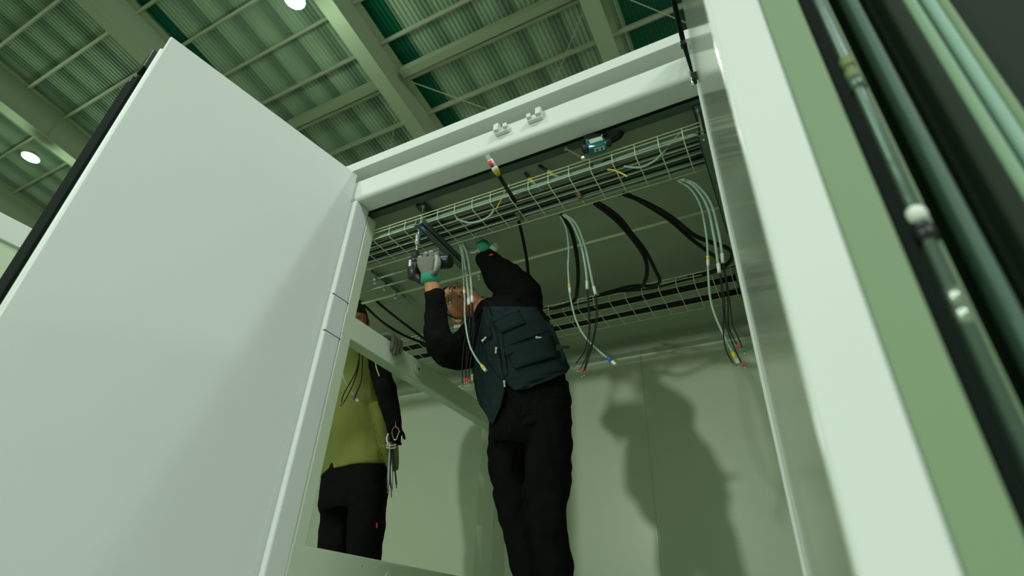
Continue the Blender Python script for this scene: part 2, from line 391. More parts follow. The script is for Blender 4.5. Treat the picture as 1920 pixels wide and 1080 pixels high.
# right door: seen on its inner face and on its broad free edge
L, bx, q = door(-.037, .99, .0080, .350, .1, 1, FZ + .03, 1.357, 1.357)
rd = bx(0, L - .004, 0, .006, FZ + .03, 1.3566).build('door', DOORIN, cab, bevel=.002)
bx(L - .012, L, .001, .0455, FZ + .03, 1.3566).build('edge_return', PAINT, rd, bevel=.006)
bx(L - .012, L - .001, .0455, .0745, FZ + .03, 1.3566).build('outer_return', RETG, rd, bevel=.004)
bx(L - .020, L - .006, .0745, .085, FZ + .03, 1.3566).build('gasket', RUBBER, rd, bevel=.004)
bx(L - .030, L - .012, .085, .099, FZ + .03, 1.3566).build('lock_channel', RETG, rd, bevel=.003)
bx(0.0, .008, -.002, .0, FZ + .03, 1.3566).build('hinge_bead', PAINT, rd, bevel=.001)
def lk(z): return q(L - .008, .0905, z)
T([lk(-.05), lk(.95)], .0052 * U * .8, 'lock_rod', STRUTM, rd, 0)
for z, m, r in ((.128, RODY, .0062), (.145, RODY, .0062), (.168, ZINC, .0066), (.180, ZINC, .0066), (.102, RODY, .0062), (.385, RODY, .0075), (.40, RODY, .0075), (.375, STRUTM, .0085)):
    T([lk(z - .006), lk(z + .006)], r, 'rod_sleeve', m, rd, 0)
MB().sphere(lk(.243), .0095, 10, (1, 1, 1.2)).build('roller', WHITEPL, rd, True)
T([lk(.222), lk(.232)], .010, 'roller_pin', BLACKPL, rd, 0)
# black seal strip looping from the header corner over the door top
T([W(-.046, .999, 1.232), W(-.047, .985, 1.262), W(-.050, .965, 1.345), W(-.049, .93, 1.357), W(-.047, .87, 1.360), W(-.044, .78, 1.366), W(-.040, .60, 1.366)],
  [.003, .006, .0095, .010, .010, .010, .010], 'door_seal', RUBBER, rd, 6)
MB().obox(W(-.051, .965, 1.335), Vector((.012, 0, 0)), Vector((0, .012, 0)), Vector((0, 0, .012))).build('seal_clip', BLACKPL, rd, bevel=.003)
hg = MB().obox(W(-.043, .985, 1.215), Vector((.010, 0, 0)), Vector((0, .014, 0)), Vector((0, 0, .02))).build('hinge', BLACKPL, rd, bevel=.002)
T([W(-.05, .985, 1.245), W(-.05, .985, 1.19)], .005, 'hinge_pin', BRIGHT, hg, 0)
# folded outer leaf beyond it, ribbed
MB().obox(lk(.35), Vector((0,0,.02)), Vector((.001,0,0)), Vector((0,.001,0))).build('rod_mark', RODY, rd)
fl = thing('folding_door_leaf', W(.2, .5, 0), 'dark blurred door leaf with tall pale vertical ribs at the right edge', 'door')
MB().box((.108, .42, FZ), (.62, .44, 1.6)).build('panel', DARKP, fl)
def rib(k, w, m, Y=.395):
    MB().box((k * Y - w / 2, Y, FZ), (k * Y + w / 2, .42, 1.6)).build('rib', m, fl, bevel=.006)
rib(.331, .010, DARKRIB); rib(.398, .014, DARKP); rib(.427, .0095, RIBM); rib(.457, .0085, RIBB); rib(.476, .007, RETG)

# ================================================================== CABLE TRAYS
def tray(x0, x1, yn, yf, zb, zt, ph, lab, wr=.0025):
    t = thing('cable_tray', W((x0 + x1) / 2, (yn + yf) / 2, zb), lab, 'cable tray')
    mb = MB(); cz = zt - zb; nb_ = 4
    lw = wr
    for y, z in [(yn, zt), (yn, zb + cz * .68), (yf, zt), (yf, zb + cz * .68)] + [(yn + (yf - yn) * k / nb_, zb) for k in range(nb_ + 1)]:
        mb.tube([W(x0, y, z), W(x1, y, z)], lw, 6)
    x = ph
    while x - .0667 > x0: x -= .0667
    while x < x1:
        mb.tube([W(x, yn, zt), W(x, yn, zb + .008), W(x, yn + .008, zb - .0026), W(x, yf - .008, zb - .0026), W(x, yf, zb + .008), W(x, yf, zt)], lw, 6)
        x += .0667
    mb.build('wire_basket', WIREM, t, True)
    return t
tr1 = tray(-2.3, -.062, 1.117, 1.255, 1.155, 1.197, -.7088, 'wire mesh cable tray nearest the header, packed with cables')
tr2 = tray(-2.3, -.075, 1.84, 2.04, 1.155, 1.197, -.7, 'wire mesh cable tray by the back wall behind the worker')
def clip(px, py, t):
    c = at(px, py, 2, 1.155); g = MB()
    g.obox(c, Vector((.012, 0, 0)), Vector((0, .028, 0)), Vector((0, 0, .006)))
    g.obox(c + Vector((0, 0, -.008)), Vector((.006, 0, 0)), Vector((0, .010, 0)), Vector((0, 0, .006)))
    g.build('splice_clip', BROWNM, t, bevel=.002)
clip(1087, 368, tr1); clip(974, 405, tr1)
# cables lying in the trays
lay = thing('cable_bundle', W(-.9, 1.19, 1.16), 'long dark and green cables laid flat inside the front wire tray', 'cables')
for k, (y, z, r, m) in enumerate([(1.134, 1.163, .004, DARKTEAL), (1.150, 1.163, .004, BLACKCAB), (1.160, 1.162, .0035, PURPLE), (1.168, 1.170, .005, DARKTEAL), (1.180, 1.164, .005, BLACKCAB),
      (1.193, 1.165, .006, GREYCAB), (1.205, 1.165, .005, DARKTEAL), (1.214, 1.166, .006, BLACKCAB), (1.223, 1.164, .0055, GREYCAB), (1.234, 1.165, .0055, DARKTEAL), (1.243, 1.164, .005, GREYCAB), (1.21, 1.176, .006, BLACKCAB), (1.232, 1.176, .006, DARKTEAL)]):
    pts = [W(x, y + .002 * math.sin(x * 9 + k), z + .0015 * math.sin(x * 7 + 2 * k)) for x in np.linspace(-2.2, -.075, 24)]
    T(pts, r * .95, 'cable', m, lay, 0)
lay2 = thing('cable_bundle', W(-.9, 1.94, 1.16), 'black cables filling the wire tray along the back wall', 'cables')
for k in range(9):
    y = 1.862 + .0085 * k * (1 if k < 4 else 1) + (.065 if k >= 5 else 0)
    pts = [W(x, y + .003 * math.sin(x * 6 + k), 1.166 + .002 * math.sin(x * 5 + 3 * k)) for x in np.linspace(-2.2, -.08, 20)]
    T(pts, .008, 'cable', BLACKCAB, lay2, 0)
# light grey conduit in the near corner of the front tray
tag(T([at(700, 449, 1, 1.128), at(760, 428, 1, 1.128), at(900, 382, 1, 1.13), at(1000, 350, 1, 1.13), at(1140, 305, 1, 1.135), at(1225, 275, 1, 1.135), at(1305, 252, 1, 1.14)], .0085, 'conduit_pipe', GREYCAB), 'pale grey-green flexible tube running along the front wire tray', 'tube')
# support channels and threaded rods
def channel(x, y0, y1, z0, lab, holes=False):
    t = thing('strut_channel', W(x, (y0 + y1) / 2, z0), lab, 'steel channel')
    w = .0135
    MB().box((x - w, y0, z0), (x - w + .0022, y1, z0 + .024)).build('flange', STRUTM, t)
    MB().box((x + w - .0022, y0, z0), (x + w, y1, z0 + .024)).build('flange', STRUTM, t)
    MB().box((x - w, y0, z0), (x + w, y1, z0 + .0022)).build('web', STRUTM, t)
    return t
channel(-.955, 1.085, 1.36, 1.126, 'dark steel channel under the front tray above the drill')
channel(-.058, 1.10, 1.55, 1.13, 'dark steel channel carrying the trays at the right jamb')
channel(-.998, 1.12, 1.27, 1.248, 'short steel channel fixed to the ceiling above the drill')
channel(-.056, 1.10, 1.20, 1.245, 'short steel channel fixed to the ceiling at the right jamb')
channel(-.075, 1.80, 2.10, 1.13, 'dark steel channel under the right end of the back tray')
def trod(p, q_, lab, nut=True):
    t = thing('threaded_rod', p, lab, 'threaded rod')
    n = 60; pts = [p.lerp(q_, i / n) for i in range(n + 1)]
    MB().tube(pts, [.0042 if i % 2 else .0048 for i in range(n + 1)], 8).build('rod', BRIGHT, t, True)
    d = (q_ - p)
    for f, r in ((.03, .012), (.80, .0105)):
        a = p + d * f; MB().tube([a, a + d.normalized() * .010], r, 6).build('nut', ZINC, t)
    a = p + d * .78; MB().tube([a, a + d.normalized() * .002], .016, 16).build('washer', ZINC, t)
    return t
def vrod(px, py, pz0, pz1, Y, lab):
    a = at(px, py, 1, Y); trod(Vector((a.x, a.y, pz0 * U + CZ)), Vector((a.x, a.y, pz1 * U + CZ)), lab)
vrod(790, 410, 1.25, 1.115, 1.125, 'bright threaded rod above the drill bit')
vrod(1315, 240, 1.25, 1.125, 1.115, 'bright threaded rod at the top right corner of the opening')
vrod(1354, 365, 1.25, 1.13, 1.48, 'threaded rod with nuts at the right end of the ceiling pipe')
# ceiling pipes
def pipe(a, b, z, r, m, lab, sag=0):
    tag(T([at(*a, 2, z), at(*b, 2, z)], r, 'ceiling_pipe', m, None, 0, 12), lab, 'pipe')
pipe((668, 572), (1357, 386.5), 1.245, .0085, WIREM, 'long pale pipe under the cabinet ceiling from post to right jamb')
pipe((676, 548), (765, 524), 1.245, .0075, BRIGHT, 'short bright pipe left of the worker, middle of the three')
pipe((694, 526), (763, 506), 1.245, .0075, BRIGHT, 'short bright pipe left of the worker, nearest the front tray')
def clamp(px, py, z, lab):
    c = at(px, py, 2, z); t = thing('pipe_clamp', c, lab, 'pipe clamp')
    MB().tube([c + Vector((-.008, 0, 0)), c + Vector((.008, 0, 0))], .0125, 14).build('band', BRIGHT, t)
    MB().tube([c + Vector((0, 0, -.028)), c + Vector((0, 0, .02))], .0055, 8).build('bolt', ZINC, t)
    MB().tube([c + Vector((0, 0, -.030)), c + Vector((0, 0, -.020))], .009, 6).build('nut', BRIGHT, t)
clamp(742, 552, 1.245, 'zinc clamp on the long ceiling pipe above the rail')
clamp(722, 536, 1.245, 'zinc clamp on the middle short pipe left of the drill')
clamp(704, 524, 1.245, 'zinc clamp on the front short pipe left of the drill')
clamp(899, 516, 1.245, 'zinc clamp on the long ceiling pipe beside the raised sleeve')
clamp(1356, 387, 1.245, 'zinc clamp at the right end of the long ceiling pipe')
for lab, pts in (('pair of slotted steel bars on the ceiling behind the long pipe', ((752.5, 557.5), (775, 575), (762, 556), (782, 573))),):
    t = thing('ceiling_bracket', at(765, 565, 2, 1.27), lab, 'bracket')
    for i in (0, 2):
        MB().tube([at(*pts[i], 2, 1.266), at(*pts[i + 1], 2, 1.266)], .006, 4).build('bar', ZINC, t)
for k, (a, b) in enumerate((((697, 508), (735, 532)), ((713, 520), (760, 556)))):
    tag(MB().tube([at(*a, 2, 1.262), at(*b, 2, 1.262)], .012, 4).build('strut_channel', STRUTM), 'dark channel on the ceiling %s the short bright pipes' % ('in front of' if k == 0 else 'crossing behind'), 'steel channel')

# ================================================================== CABLES
def P(pts, Y0, Y1=None):
    Y1 = Y0 if Y1 is None else Y1; n = len(pts) - 1
    return [atY(x, y, Y0 + (Y1 - Y0) * i / n) for i, (x, y) in enumerate(pts)]
def along(p, q_, t, r, name, m, par, n=10): return T([p, q_], r, name, m, par, 0, n)
def ferr(a, b, m, par, r=.0032):
    """coloured ferrule at wire end b coming from a"""
    d = (b - a).normalized(); o = T([b - d * .013, b + d * .006], r, 'ferrule', m, par, 0)
    T([b + d * .006, b + d * .013], r * .55, 'pin', BRIGHT, o, 0)
# data cables with plug: sheath, yellow band, white label, boot, plug
def data_cable(path, band_i, boot, lab, r=.0042, col=GREYCAB, plugc=CLEAR):
    t = thing('data_cable', path[0], lab, 'cable', None)
    T(path, r, 'sheath', col, t)
    if band_i is not None:
        a, b = path[band_i], path[band_i + 1]; d = (b - a).normalized()
        T([a, a + d * .016], r * 1.5, 'band', YEL, t, 0); T([a + d * .017, a + d * .045], r * 1.35, 'label_sleeve', WHITEPL, t, 0)
    a, b = path[-2], path[-1]; d = (b - a).normalized(); s = d.cross(CF).normalized(); f = d.cross(s)
    if boot:
        MB().tube([b - d * .004, b + d * .022], [r * 1.3, r * 2.1], 10).build('boot', boot, t, True)
        c = b + d * .032; MB().obox(c, d * .011, s * .0062, f * .005).build('plug', plugc, t, bevel=.001)
    return t
def power_cable(path, lab, wires, r=.0055, lablen=.042):
    """grey multicore sheath whose black cores fan out to coloured ferrules"""
    t = thing('multicore_cable', path[0], lab, 'cable')
    T(path, r, 'sheath', GREYCAB, t)
    a, b = path[-2], path[-1]; d = (b - a).normalized()
    T([b - d * lablen, b - d * .002], r * 1.3, 'label_sleeve', WHITEPL, t, 0)
    for pts, m in wires:
        w = T(pts, .0024, 'core', BLACKCAB, t)
        if m: ferr(pts[-2], pts[-1], m, w)
    return t
YH = 1.262
# group left (in front of the worker)
data_cable(P([(861, 459), (866, 480), (868, 510), (869.5, 538), (871, 560), (872, 600), (880, 645), (893, 672), (903, 685)], YH, 1.22), 3, YEL, 'thin grey cable with yellow boot hanging before the worker face')
power_cable(P([(864, 459), (869, 480), (873, 510), (877, 545), (879, 572)], YH, 1.24), 'grey cable with white label, left one beside the worker mouth',
            [(P([(879, 570), (880, 600), (871, 640), (867, 680), (867, 715), (867, 724)], 1.24, 1.235), TEALTIP), (P([(879, 572), (881, 610), (875, 660), (874, 700), (872, 714)], 1.24), RED)])
power_cable(P([(868, 458), (876, 478), (881, 510), (884, 545), (885, 568)], YH, 1.25), 'grey cable with white label, right one beside the worker jaw',
            [(P([(885, 568), (886, 610), (880, 655), (874, 695), (875, 714)], 1.25, 1.24), RED), (P([(886, 570), (889, 610), (885, 660), (880, 695), (879, 716)], 1.25, 1.24), RED)])
# group middle
data_cable(P([(1050, 405), (1062, 430), (1066, 470), (1065, 500), (1067, 533), (1070, 560), (1080, 600), (1098, 633), (1125, 660), (1139, 671)], YH, 1.30), 4, BLUE, 'thin grey cable with blue boot hanging right of the vest')
power_cable(P([(1055, 403), (1072, 418), (1088, 455), (1096, 490), (1100, 520), (1101, 543)], YH, 1.27), 'grey cable with white label, left one of the middle hanging pair',
            [(P([(1101, 543), (1103, 580), (1104, 620), (1097, 655), (1085, 675), (1076, 686)], 1.27), TEALTIP), (P([(1102, 545), (1106, 590), (1106, 630), (1101, 662), (1092, 685), (1086, 692)], 1.27), RED)])
power_cable(P([(1059, 402), (1080, 420), (1096, 460), (1104, 495), (1111, 530), (1117, 553)], YH, 1.28), 'grey cable with white label, right one of the middle hanging pair',
            [(P([(1117, 553), (1118, 590), (1112, 635), (1103, 665), (1096, 690), (1092, 702)], 1.28, 1.27), TEALTIP), (P([(1118, 553), (1121, 590), (1114, 635), (1105, 668), (1098, 690), (1096, 700)], 1.28, 1.27), RED)])
# group right
data_cable(P([(1270, 338), (1295, 355), (1313, 385), (1322, 425), (1326, 455), (1327, 480), (1328, 515), (1332, 560), (1342, 595), (1358, 630), (1374, 662)], YH, 1.30), 5, YEL, 'thin grey cable with yellow boot hanging at the right, before the bright patch of wall')
power_cable(P([(1273, 336), (1300, 348), (1325, 385), (1338, 440), (1345, 485), (1349, 512)], YH, 1.28), 'grey cable with white label, left one of the right hanging pair',
            [(P([(1350, 514), (1353, 550), (1357, 590), (1356, 620), (1361, 655), (1372, 677), (1380, 684)], 1.28), TEALTIP), (P([(1351, 514), (1358, 560), (1360, 600), (1368, 630), (1385, 670), (1394, 685)], 1.28), RED)])
power_cable(P([(1277, 335), (1306, 347), (1332, 380), (1346, 430), (1353, 470), (1355, 494)], YH, 1.29), 'grey cable with white label, right one of the right hanging pair',
            [(P([(1355, 494), (1361, 525), (1365, 570), (1366, 610), (1374, 632), (1385, 651)], 1.29), RED), (P([(1357, 494), (1365, 540), (1371, 590), (1374, 610), (1385, 635), (1394, 658)], 1.29), TEALTIP)])
# black supply cables
def bcab(pts, Y0, Y1, lab, r=.0105):
    tag(T(P(pts, Y0, Y1), r, 'power_cable', BLACKCAB, None, 6), lab, 'cable')
bcab([(1052, 404), (1070, 430), (1080, 470), (1084, 510), (1082, 545), (1075, 565), (1040, 578), (1020, 577)], 1.26, 1.9, 'single black cable bowing from front tray to back tray beside the yellow banded cable')
bcab([(1115, 381), (1150, 408), (1180, 440), (1205, 475), (1213, 500), (1210, 525), (1198, 540), (1150, 548), (1105, 560)], 1.26, 1.88, 'black cable of the central pair, shorter loop')
bcab([(1120, 379), (1158, 405), (1185, 438), (1210, 470), (1228, 505), (1237, 528), (1222, 536), (1180, 537), (1125, 552)], 1.26, 1.88, 'black cable of the central pair, longer loop reaching farther right', .0095)
bcab([(1168, 363), (1215, 382), (1260, 408), (1300, 440), (1335, 455), (1365, 466), (1373, 480), (1362, 497), (1330, 512), (1270, 527)], 1.26, 1.9, 'black cable sweeping to the right jamb, upper one with the tight bend')
bcab([(1172, 362), (1212, 384), (1255, 412), (1295, 447), (1325, 470), (1345, 485), (1352, 500), (1330, 510), (1290, 520)], 1.26, 1.9, 'black cable sweeping to the right jamb, lower one', .0095)
bcab([(972, 412), (981, 450), (988, 490), (992, 530), (994, 560)], 1.25, 1.6, 'straight black cable dropping behind the raised sleeve', .0085)
bcab([(660, 530), (690, 552), (730, 585), (770, 616), (810, 645), (850, 660)], 1.5, 1.87, 'upper black cable crossing left of the worker toward the back tray', .0085)
bcab([(655, 553), (682, 572), (715, 602), (750, 625), (785, 640), (830, 655)], 1.52, 1.87, 'lower black cable crossing left of the worker just over the gloved fingers', .0085)
bcab([(1040, 578), (1100, 566), (1150, 550), (1225, 540), (1300, 520), (1380, 500)], 1.86, 1.88, 'long black cable draped along the edge of the back tray', .006)
# lugs near the ceiling
def lugc(path, Y, cols, lab, r, Y1=None):
    pp = P(path, Y, Y1); t = thing('lug_cable', pp[-1], lab, 'cable')
    T(pp[2:], r, 'sheath', cols[2], t, 4)
    T([pp[1], pp[2]], [r * 1.7, r * 1.2], 'collar', cols[1], t, 0); T([pp[0] + (pp[1] - pp[0]) * .3, pp[1]], r * 1.3, 'insulating_boot', cols[0], t, 0)
    MB().sphere(pp[1], r * 1.55, 10).build('boot_shoulder', cols[0], t, True)
    d = (pp[0] - pp[1]).normalized(); s = d.cross(CF).normalized()
    MB().obox(pp[0] + (pp[1] - pp[0]) * .15, d * .014, s * r * 1.1, d.cross(s) * .0015).build('lug', BRIGHT, t, bevel=.001)
lg = lugc([(914, 292), (928, 316), (934, 327), (946, 346), (960, 368), (966, 378)], .960, (WHITEPL, YEL, BLACKCAB), 'heavy black cable with white and yellow lug rising over the front tray', .0095, 1.13)
tag(T(P([(918, 303), (923, 312)], .955, .962), .0085, 'red_tape', RED, None, 0), 'small red and white wrap on the tip of the heavy cable lug', 'tape')
lugc([(972, 306), (993, 335), (1001, 343), (1010, 352), (1020, 362)], 1.16, (DBLUE, YEL, GREYCAB), 'small lug cable with blue boot under the ceiling, left one', .0065)
lugc([(1003, 305), (1029, 322), (1037, 328), (1050, 333), (1062, 338)], 1.15, (DBLUE, YEL, GREYCAB), 'small lug cable with blue boot under the ceiling, right one', .0065)
tag(T(P([(955, 345), (945, 362), (938, 378), (930, 392)], 1.13), .003, 'earth_wire', YEL, None), 'thin yellow wire dropping into the front tray beside the heavy lug', 'wire')
tag(T(P([(1139, 318), (1150, 319), (1165, 325), (1176, 331)], 1.13), .0035, 'earth_wire', YEL, None), 'short yellow wire end lying in the front tray under the teal device', 'wire')
tag(T(P([(856, 410), (880, 418), (905, 413), (921, 402), (926, 392)], 1.14), .0052, 'loose_cable', GREYCAB, None), 'pale grey cable looping in the front tray above the gloved hand', 'cable')
tag(T(P([(1170, 312), (1200, 314), (1225, 303), (1240, 290), (1270, 255), (1290, 243)], 1.14), .005, 'loose_cable', GREYCAB, None), 'pale grey cable looping at the right end of the front tray', 'cable')
tag(T(P([(1107, 320), (1109, 308), (1120, 315), (1132, 302), (1147, 299), (1158, 308)], 1.14), .0026, 'control_wire', BLACKCAB, None), 'thin black wire curl under the teal device', 'wire')
tag(T(P([(1129, 320), (1129, 308), (1135, 300)], 1.142), .0026, 'control_wire', YEL, None), 'thin yellow wire beside the black wire curl', 'wire')
# teal device on the ceiling
dc = at(1118, 273, 1, 1.083); dv = thing('junction_device', dc, 'small teal device with a two-slot plate under the ceiling', 'electrical device')
ex = CR * .94 - CD * .28; ex.normalize(); ez = Vector((0, 0, 1)); ey = ez.cross(ex).normalized(); ez = ex.cross(ey)
hb = MB().obox(dc, ex * .040, ey * .024, ez * .030).build('housing', TEALBOX, dv, bevel=.006)
MB().obox(dc + ex * .002 - ey * .0248 + ez * .008, ex * .028, ey * .0008, ez * .012).build('label_plate', WHITEPL, dv)
pl_ = MB().obox(dc + ex * .004 - ey * .006 - ez * .0312, ex * .024, ey * .011, ez * .001).build('slot_plate', CREAM, dv, bevel=.001)
for s in (-1, 1): MB().obox(dc + ex * (.004 + s * .010) - ey * .006 - ez * .0325, ex * .0035, ey * .006, ez * .001).build('slot', BLACKPL, pl_)
for s in (-1, 1): MB().tube([dc + ex * s * .038, dc + ex * s * .062], .022, 14).build('end_cap', BLACKPL, dv, bevel=.002)
T([dc + ex * .06 + ez * .0, dc + ex * .105 + ez * .012, dc + ex * .125 + ez * .03], .012, 'tail_lead', BLACKCAB, dv)
MB().obox(dc + ez * .045 - ey * .0 + ex * .01, ex * .05, ey * .018, ez * .012).build('mount', BLACKPL, dv, bevel=.002)
for a, b in ((-1, -1), (1, -1), (-1, 1), (1, 1)): MB().tube([dc + ex * a * .034 - ey * .023 + ez * b * .023, dc + ex * a * .034 - ey * .027 + ez * b * .023], .004, 8).build('screw', BRIGHT, dv)
wr = thing('spanner', at(1078, 287, 1, 1.083), 'small steel spanner leaning beside the teal device', 'spanner')
wa, wb = at(1061, 279, 1, 1.085), at(1094, 297, 1, 1.08)
MB().tube([wa, wb], .0042, 8).build('handle', BROWNM, wr)
d = (wa - wb).normalized(); s = d.cross(CF).normalized()
T([wa + (d * math.cos(a) + s * math.sin(a)) * .009 for a in [math.pi * 2 * k / 14 for k in range(15)]], .0035, 'ring', STRUTM, wr, 0)
MB().tube([wb - d * .006, wb + d * .004], .010, 6).build('jaw', BRIGHT, wr)

# ================================================================== PEOPLE
def cv(x, y, z): v = CR * x + CD * y + CF * z; return v
clouds = {}
def cloth(o, vox=.008, disp=.010, size=.12, sm=3):
    r = o.modifiers.new('remesh', 'REMESH'); r.mode = 'VOXEL'; r.voxel_size = vox; r.use_smooth_shade = True
    s = o.modifiers.new('smooth', 'SMOOTH'); s.iterations = sm; s.factor = .6
    if disp:
        if size not in clouds:
            t = bpy.data.textures.new('folds', 'CLOUDS'); t.noise_scale = size; t.noise_depth = 1; clouds[size] = t
        d = o.modifiers.new('folds', 'DISPLACE'); d.texture = clouds[size]; d.strength = disp; d.mid_level = .5; d.texture_coords = 'GLOBAL'
    return o
def rings(lst, dscale=.62):
    """(px, py, Y, half width in px, half depth in m or None)"""
    out = []
    for q in lst:
        c = atY(q[0], q[1], q[2]); a = pxm(c, q[3]); b = q[4] if len(q) > 4 and q[4] else a * dscale
        out.append((c, a, b))
    # refine
    res = []
    for i in range(len(out) - 1):
        p0 = out[max(i - 1, 0)]; p1 = out[i]; p2 = out[i + 1]; p3 = out[min(i + 2, len(out) - 1)]
        for j in range(4):
            t = j / 4; f = lambda A, B, C_, D: 0.5 * ((2 * B) + (C_ - A) * t + (2 * A - 5 * B + 4 * C_ - D) * t * t + (3 * B - A - 3 * C_ + D) * t ** 3)
            res.append((f(p0[0], p1[0], p2[0], p3[0]), f(p0[1], p1[1], p2[1], p3[1]), f(p0[2], p1[2], p2[2], p3[2])))
    res.append(out[-1]); return res
def grow(rs, da, db=None): return [(c, a + da, b + (da if db is None else db)) for c, a, b in rs]
def head_pts(n=72, m=44):
    vs = []; fs = []
    g = lambda x, s: math.exp(-x * x / (2 * s * s))
    for i in range(m + 1):
        th = math.pi * i / m
        for k in range(n):
            ph = 2 * math.pi * k / n
            X, Y, Z = math.sin(th) * math.cos(ph), math.sin(th) * math.sin(ph), math.cos(th)
            x, y, z = .077 * X, .096 * Y, .120 * Z
            if z < 0:
                q = -z / .12; x *= 1 - .30 * q ** 1.6
                if y < 0: y *= 1 - .45 * q
            if y > 0:
                y *= 1 - .10 * max(0, z / .12) ** 2
                w = min(1, y / .05)
                y += w * (.038 * g(x, .0095) * (g(z + .020, .013) + .55 * g(z - .004, .018)) + .013 * g(abs(x) - .013, .006) * g(z + .026, .007))
                y -= w * .013 * g(abs(x) - .032, .014) * g(z - .016, .011)
                y += w * .006 * g(abs(x) - .028, .02) * g(z - .036, .008)
                y += w * (.008 * g(x, .020) * g(z + .053, .014) - .006 * g(x, .024) * g(z + .0545, .0025))
                y += w * .010 * g(x, .022) * g(z + .098, .014)
                y += w * .006 * g(abs(x) - .045, .018) * g(z + .012, .018)
            vs.append(Vector((x, y, z)))
    for i in range(m):
        for k in range(n): fs.append((i * n + k, (i + 1) * n + k, (i + 1) * n + (k + 1) % n, i * n + (k + 1) % n))
    return vs, fs
def add_head(mb, C, Rm, s=1.0):
    vs, fs = head_pts(); mb.add([C + Rm @ (v * s) for v in vs], fs)
    for e in (-1, 1):
        pts = [C + Rm @ (Vector(q) * s) for q in ((e * .076, -.006, .022), (e * .083, -.014, .016), (e * .086, -.020, 0), (e * .083, -.014, -.018), (e * .074, -.004, -.030))]
        mb.tube(pts, [.007, .009, .010, .009, .006], 8, 4)
def frame(Fv, U0):
    Fv = Fv.normalized(); Uv = (U0 - Fv * U0.dot(Fv)).normalized(); Xv = Fv.cross(Uv)
    return Matrix((Xv, Fv, Uv)).transposed()

# ---------------------------------------------------------------- worker in the opening
wk = thing('person', W(-.72, 1.41, FZ), 'person in a dark utility vest over black clothes, looking up with a power driver', 'person')
torso = rings([(998, 800, 1.41, 70, .13), (992, 745, 1.41, 74, .125), (982, 700, 1.41, 76, .12), (968, 655, 1.40, 76, .125), (955, 615, 1.39, 72, .125), (945, 585, 1.38, 58, .11), (928, 570, 1.37, 32, .08)])
armD = rings([(905, 628, 1.385, 42, .07), (878, 652, 1.33, 38, .065), (850, 660, 1.27, 34, .058), (828, 645, 1.225, 30, .055), (820, 615, 1.205, 25, .048), (817, 585, 1.19, 21, .042), (816, 560, 1.175, 19.5, .038), (815, 547, 1.17, 19, .036)])
armL = rings([(955, 610, 1.385, 48, .09), (973, 575, 1.38, 46, .085), (972, 552, 1.36, 42, .075), (955, 532, 1.335, 37, .065), (934, 512, 1.32, 31, .055), (918, 492, 1.305, 24, .045), (910, 476, 1.30, 20, .038)])
armD_b = grow(armD, -.022, -.014); armL_b = grow(armL, -.022, -.016)
legL = rings([(958, 770, 1.42, 40, .085), (955, 830, 1.42, 38, .095), (952, 890, 1.415, 34, .09), (962, 945, 1.41, 33, .08), (978, 1000, 1.405, 33, .075), (987, 1040, 1.41, 34, .07), (995, 1085, 1.42, 36, .075), (1003, 1180, 1.43, 33, .07), (1008, 1280, 1.43, 29, .06)])
legR = rings([(1028, 765, 1.41, 44, .09), (1031, 830, 1.405, 44, .10), (1026, 895, 1.40, 45, .095), (1026, 945, 1.395, 39, .085), (1029, 985, 1.39, 34, .078), (1036, 1015, 1.395, 34, .075), (1043, 1080, 1.41, 35, .075), (1050, 1180, 1.42, 32, .07), (1053, 1280, 1.42, 29, .06)])
HS = 1.10
HC = atY(867, 568, 1.335)
HR = frame(cv(-.30, -.44, -.85), cv(-.93, -.29, .16))
body = MB()
body.loft(grow(torso, -.02)); body.loft(armD_b); body.loft(armL_b); body.loft(grow(legL, -.016)); body.loft(grow(legR, -.016))
body.loft([(atY(930, 590, 1.37), .075, .075), (atY(915, 585, 1.355), .06, .06), (atY(897, 577, 1.345), .055, .057), (atY(880, 572, 1.338), .05, .055)])
add_head(body, HC, HR, HS)
# forearm and wrist skin up into the glove
body.loft(rings([(816, 575, 1.18, 15, .03), (812, 548, 1.165, 14.5, .026), (808, 527, 1.15, 13.5, .022), (805, 505, 1.145, 14, .02)]))
body.loft(rings([(913, 485, 1.305, 14, .03), (906, 468, 1.30, 13, .026), (900, 460, 1.30, 12, .02)]))
bo = body.build('body', SKIN, wk, True)
rm = bo.modifiers.new('remesh', 'REMESH'); rm.mode = 'VOXEL'; rm.voxel_size = .0034; rm.use_smooth_shade = True
sm_ = bo.modifiers.new('smooth', 'SMOOTH'); sm_.iterations = 2; sm_.factor = .5
hp = lambda x, y, z: HC + HR @ (Vector((x, y, z)) * HS)
for e in (-1, 1):
    eb = MB().sphere(hp(e * .032, .0745, .014), .0125, 10).build('eye', EYEW, wk, True)
    MB().sphere(hp(e * .032 - .001, .0840, .0155), .0055, 8, (1, 1, 1)).build('iris', IRIS, eb, True)
    T([hp(e * (.018 + .007 * k), .0905 - .0014 * k * k, .036 + .004 * math.sin(k)) for k in range(5)], [.0012, .003, .003, .0028, .001], 'eyebrow', HAIR, wk, 3)
    MB().sphere(hp(e * .0095, .1060, -.0365), .0062, 8, (1, 1, .7)).build('nostril', BLACKPL, wk, True)
    T([hp(e * .020, .093, .023), hp(e * .032, .088, .0235), hp(e * .045, .078, .019)], .0016, 'eyelid', HAIR, wk, 3)
T([hp(-.024, .087, -.056), hp(-.012, .0955, -.0515), hp(0, .0985, -.0525), hp(.012, .0955, -.0515), hp(.024, .087, -.056)], [.001, .0034, .0036, .0034, .001], 'upper_lip', LIP, wk, 4)
T([hp(-.022, .087, -.058), hp(-.010, .0960, -.0605), hp(.010, .0960, -.0605), hp(.022, .087, -.058)], [.001, .0042, .0042, .001], 'lower_lip', LIP, wk, 4)
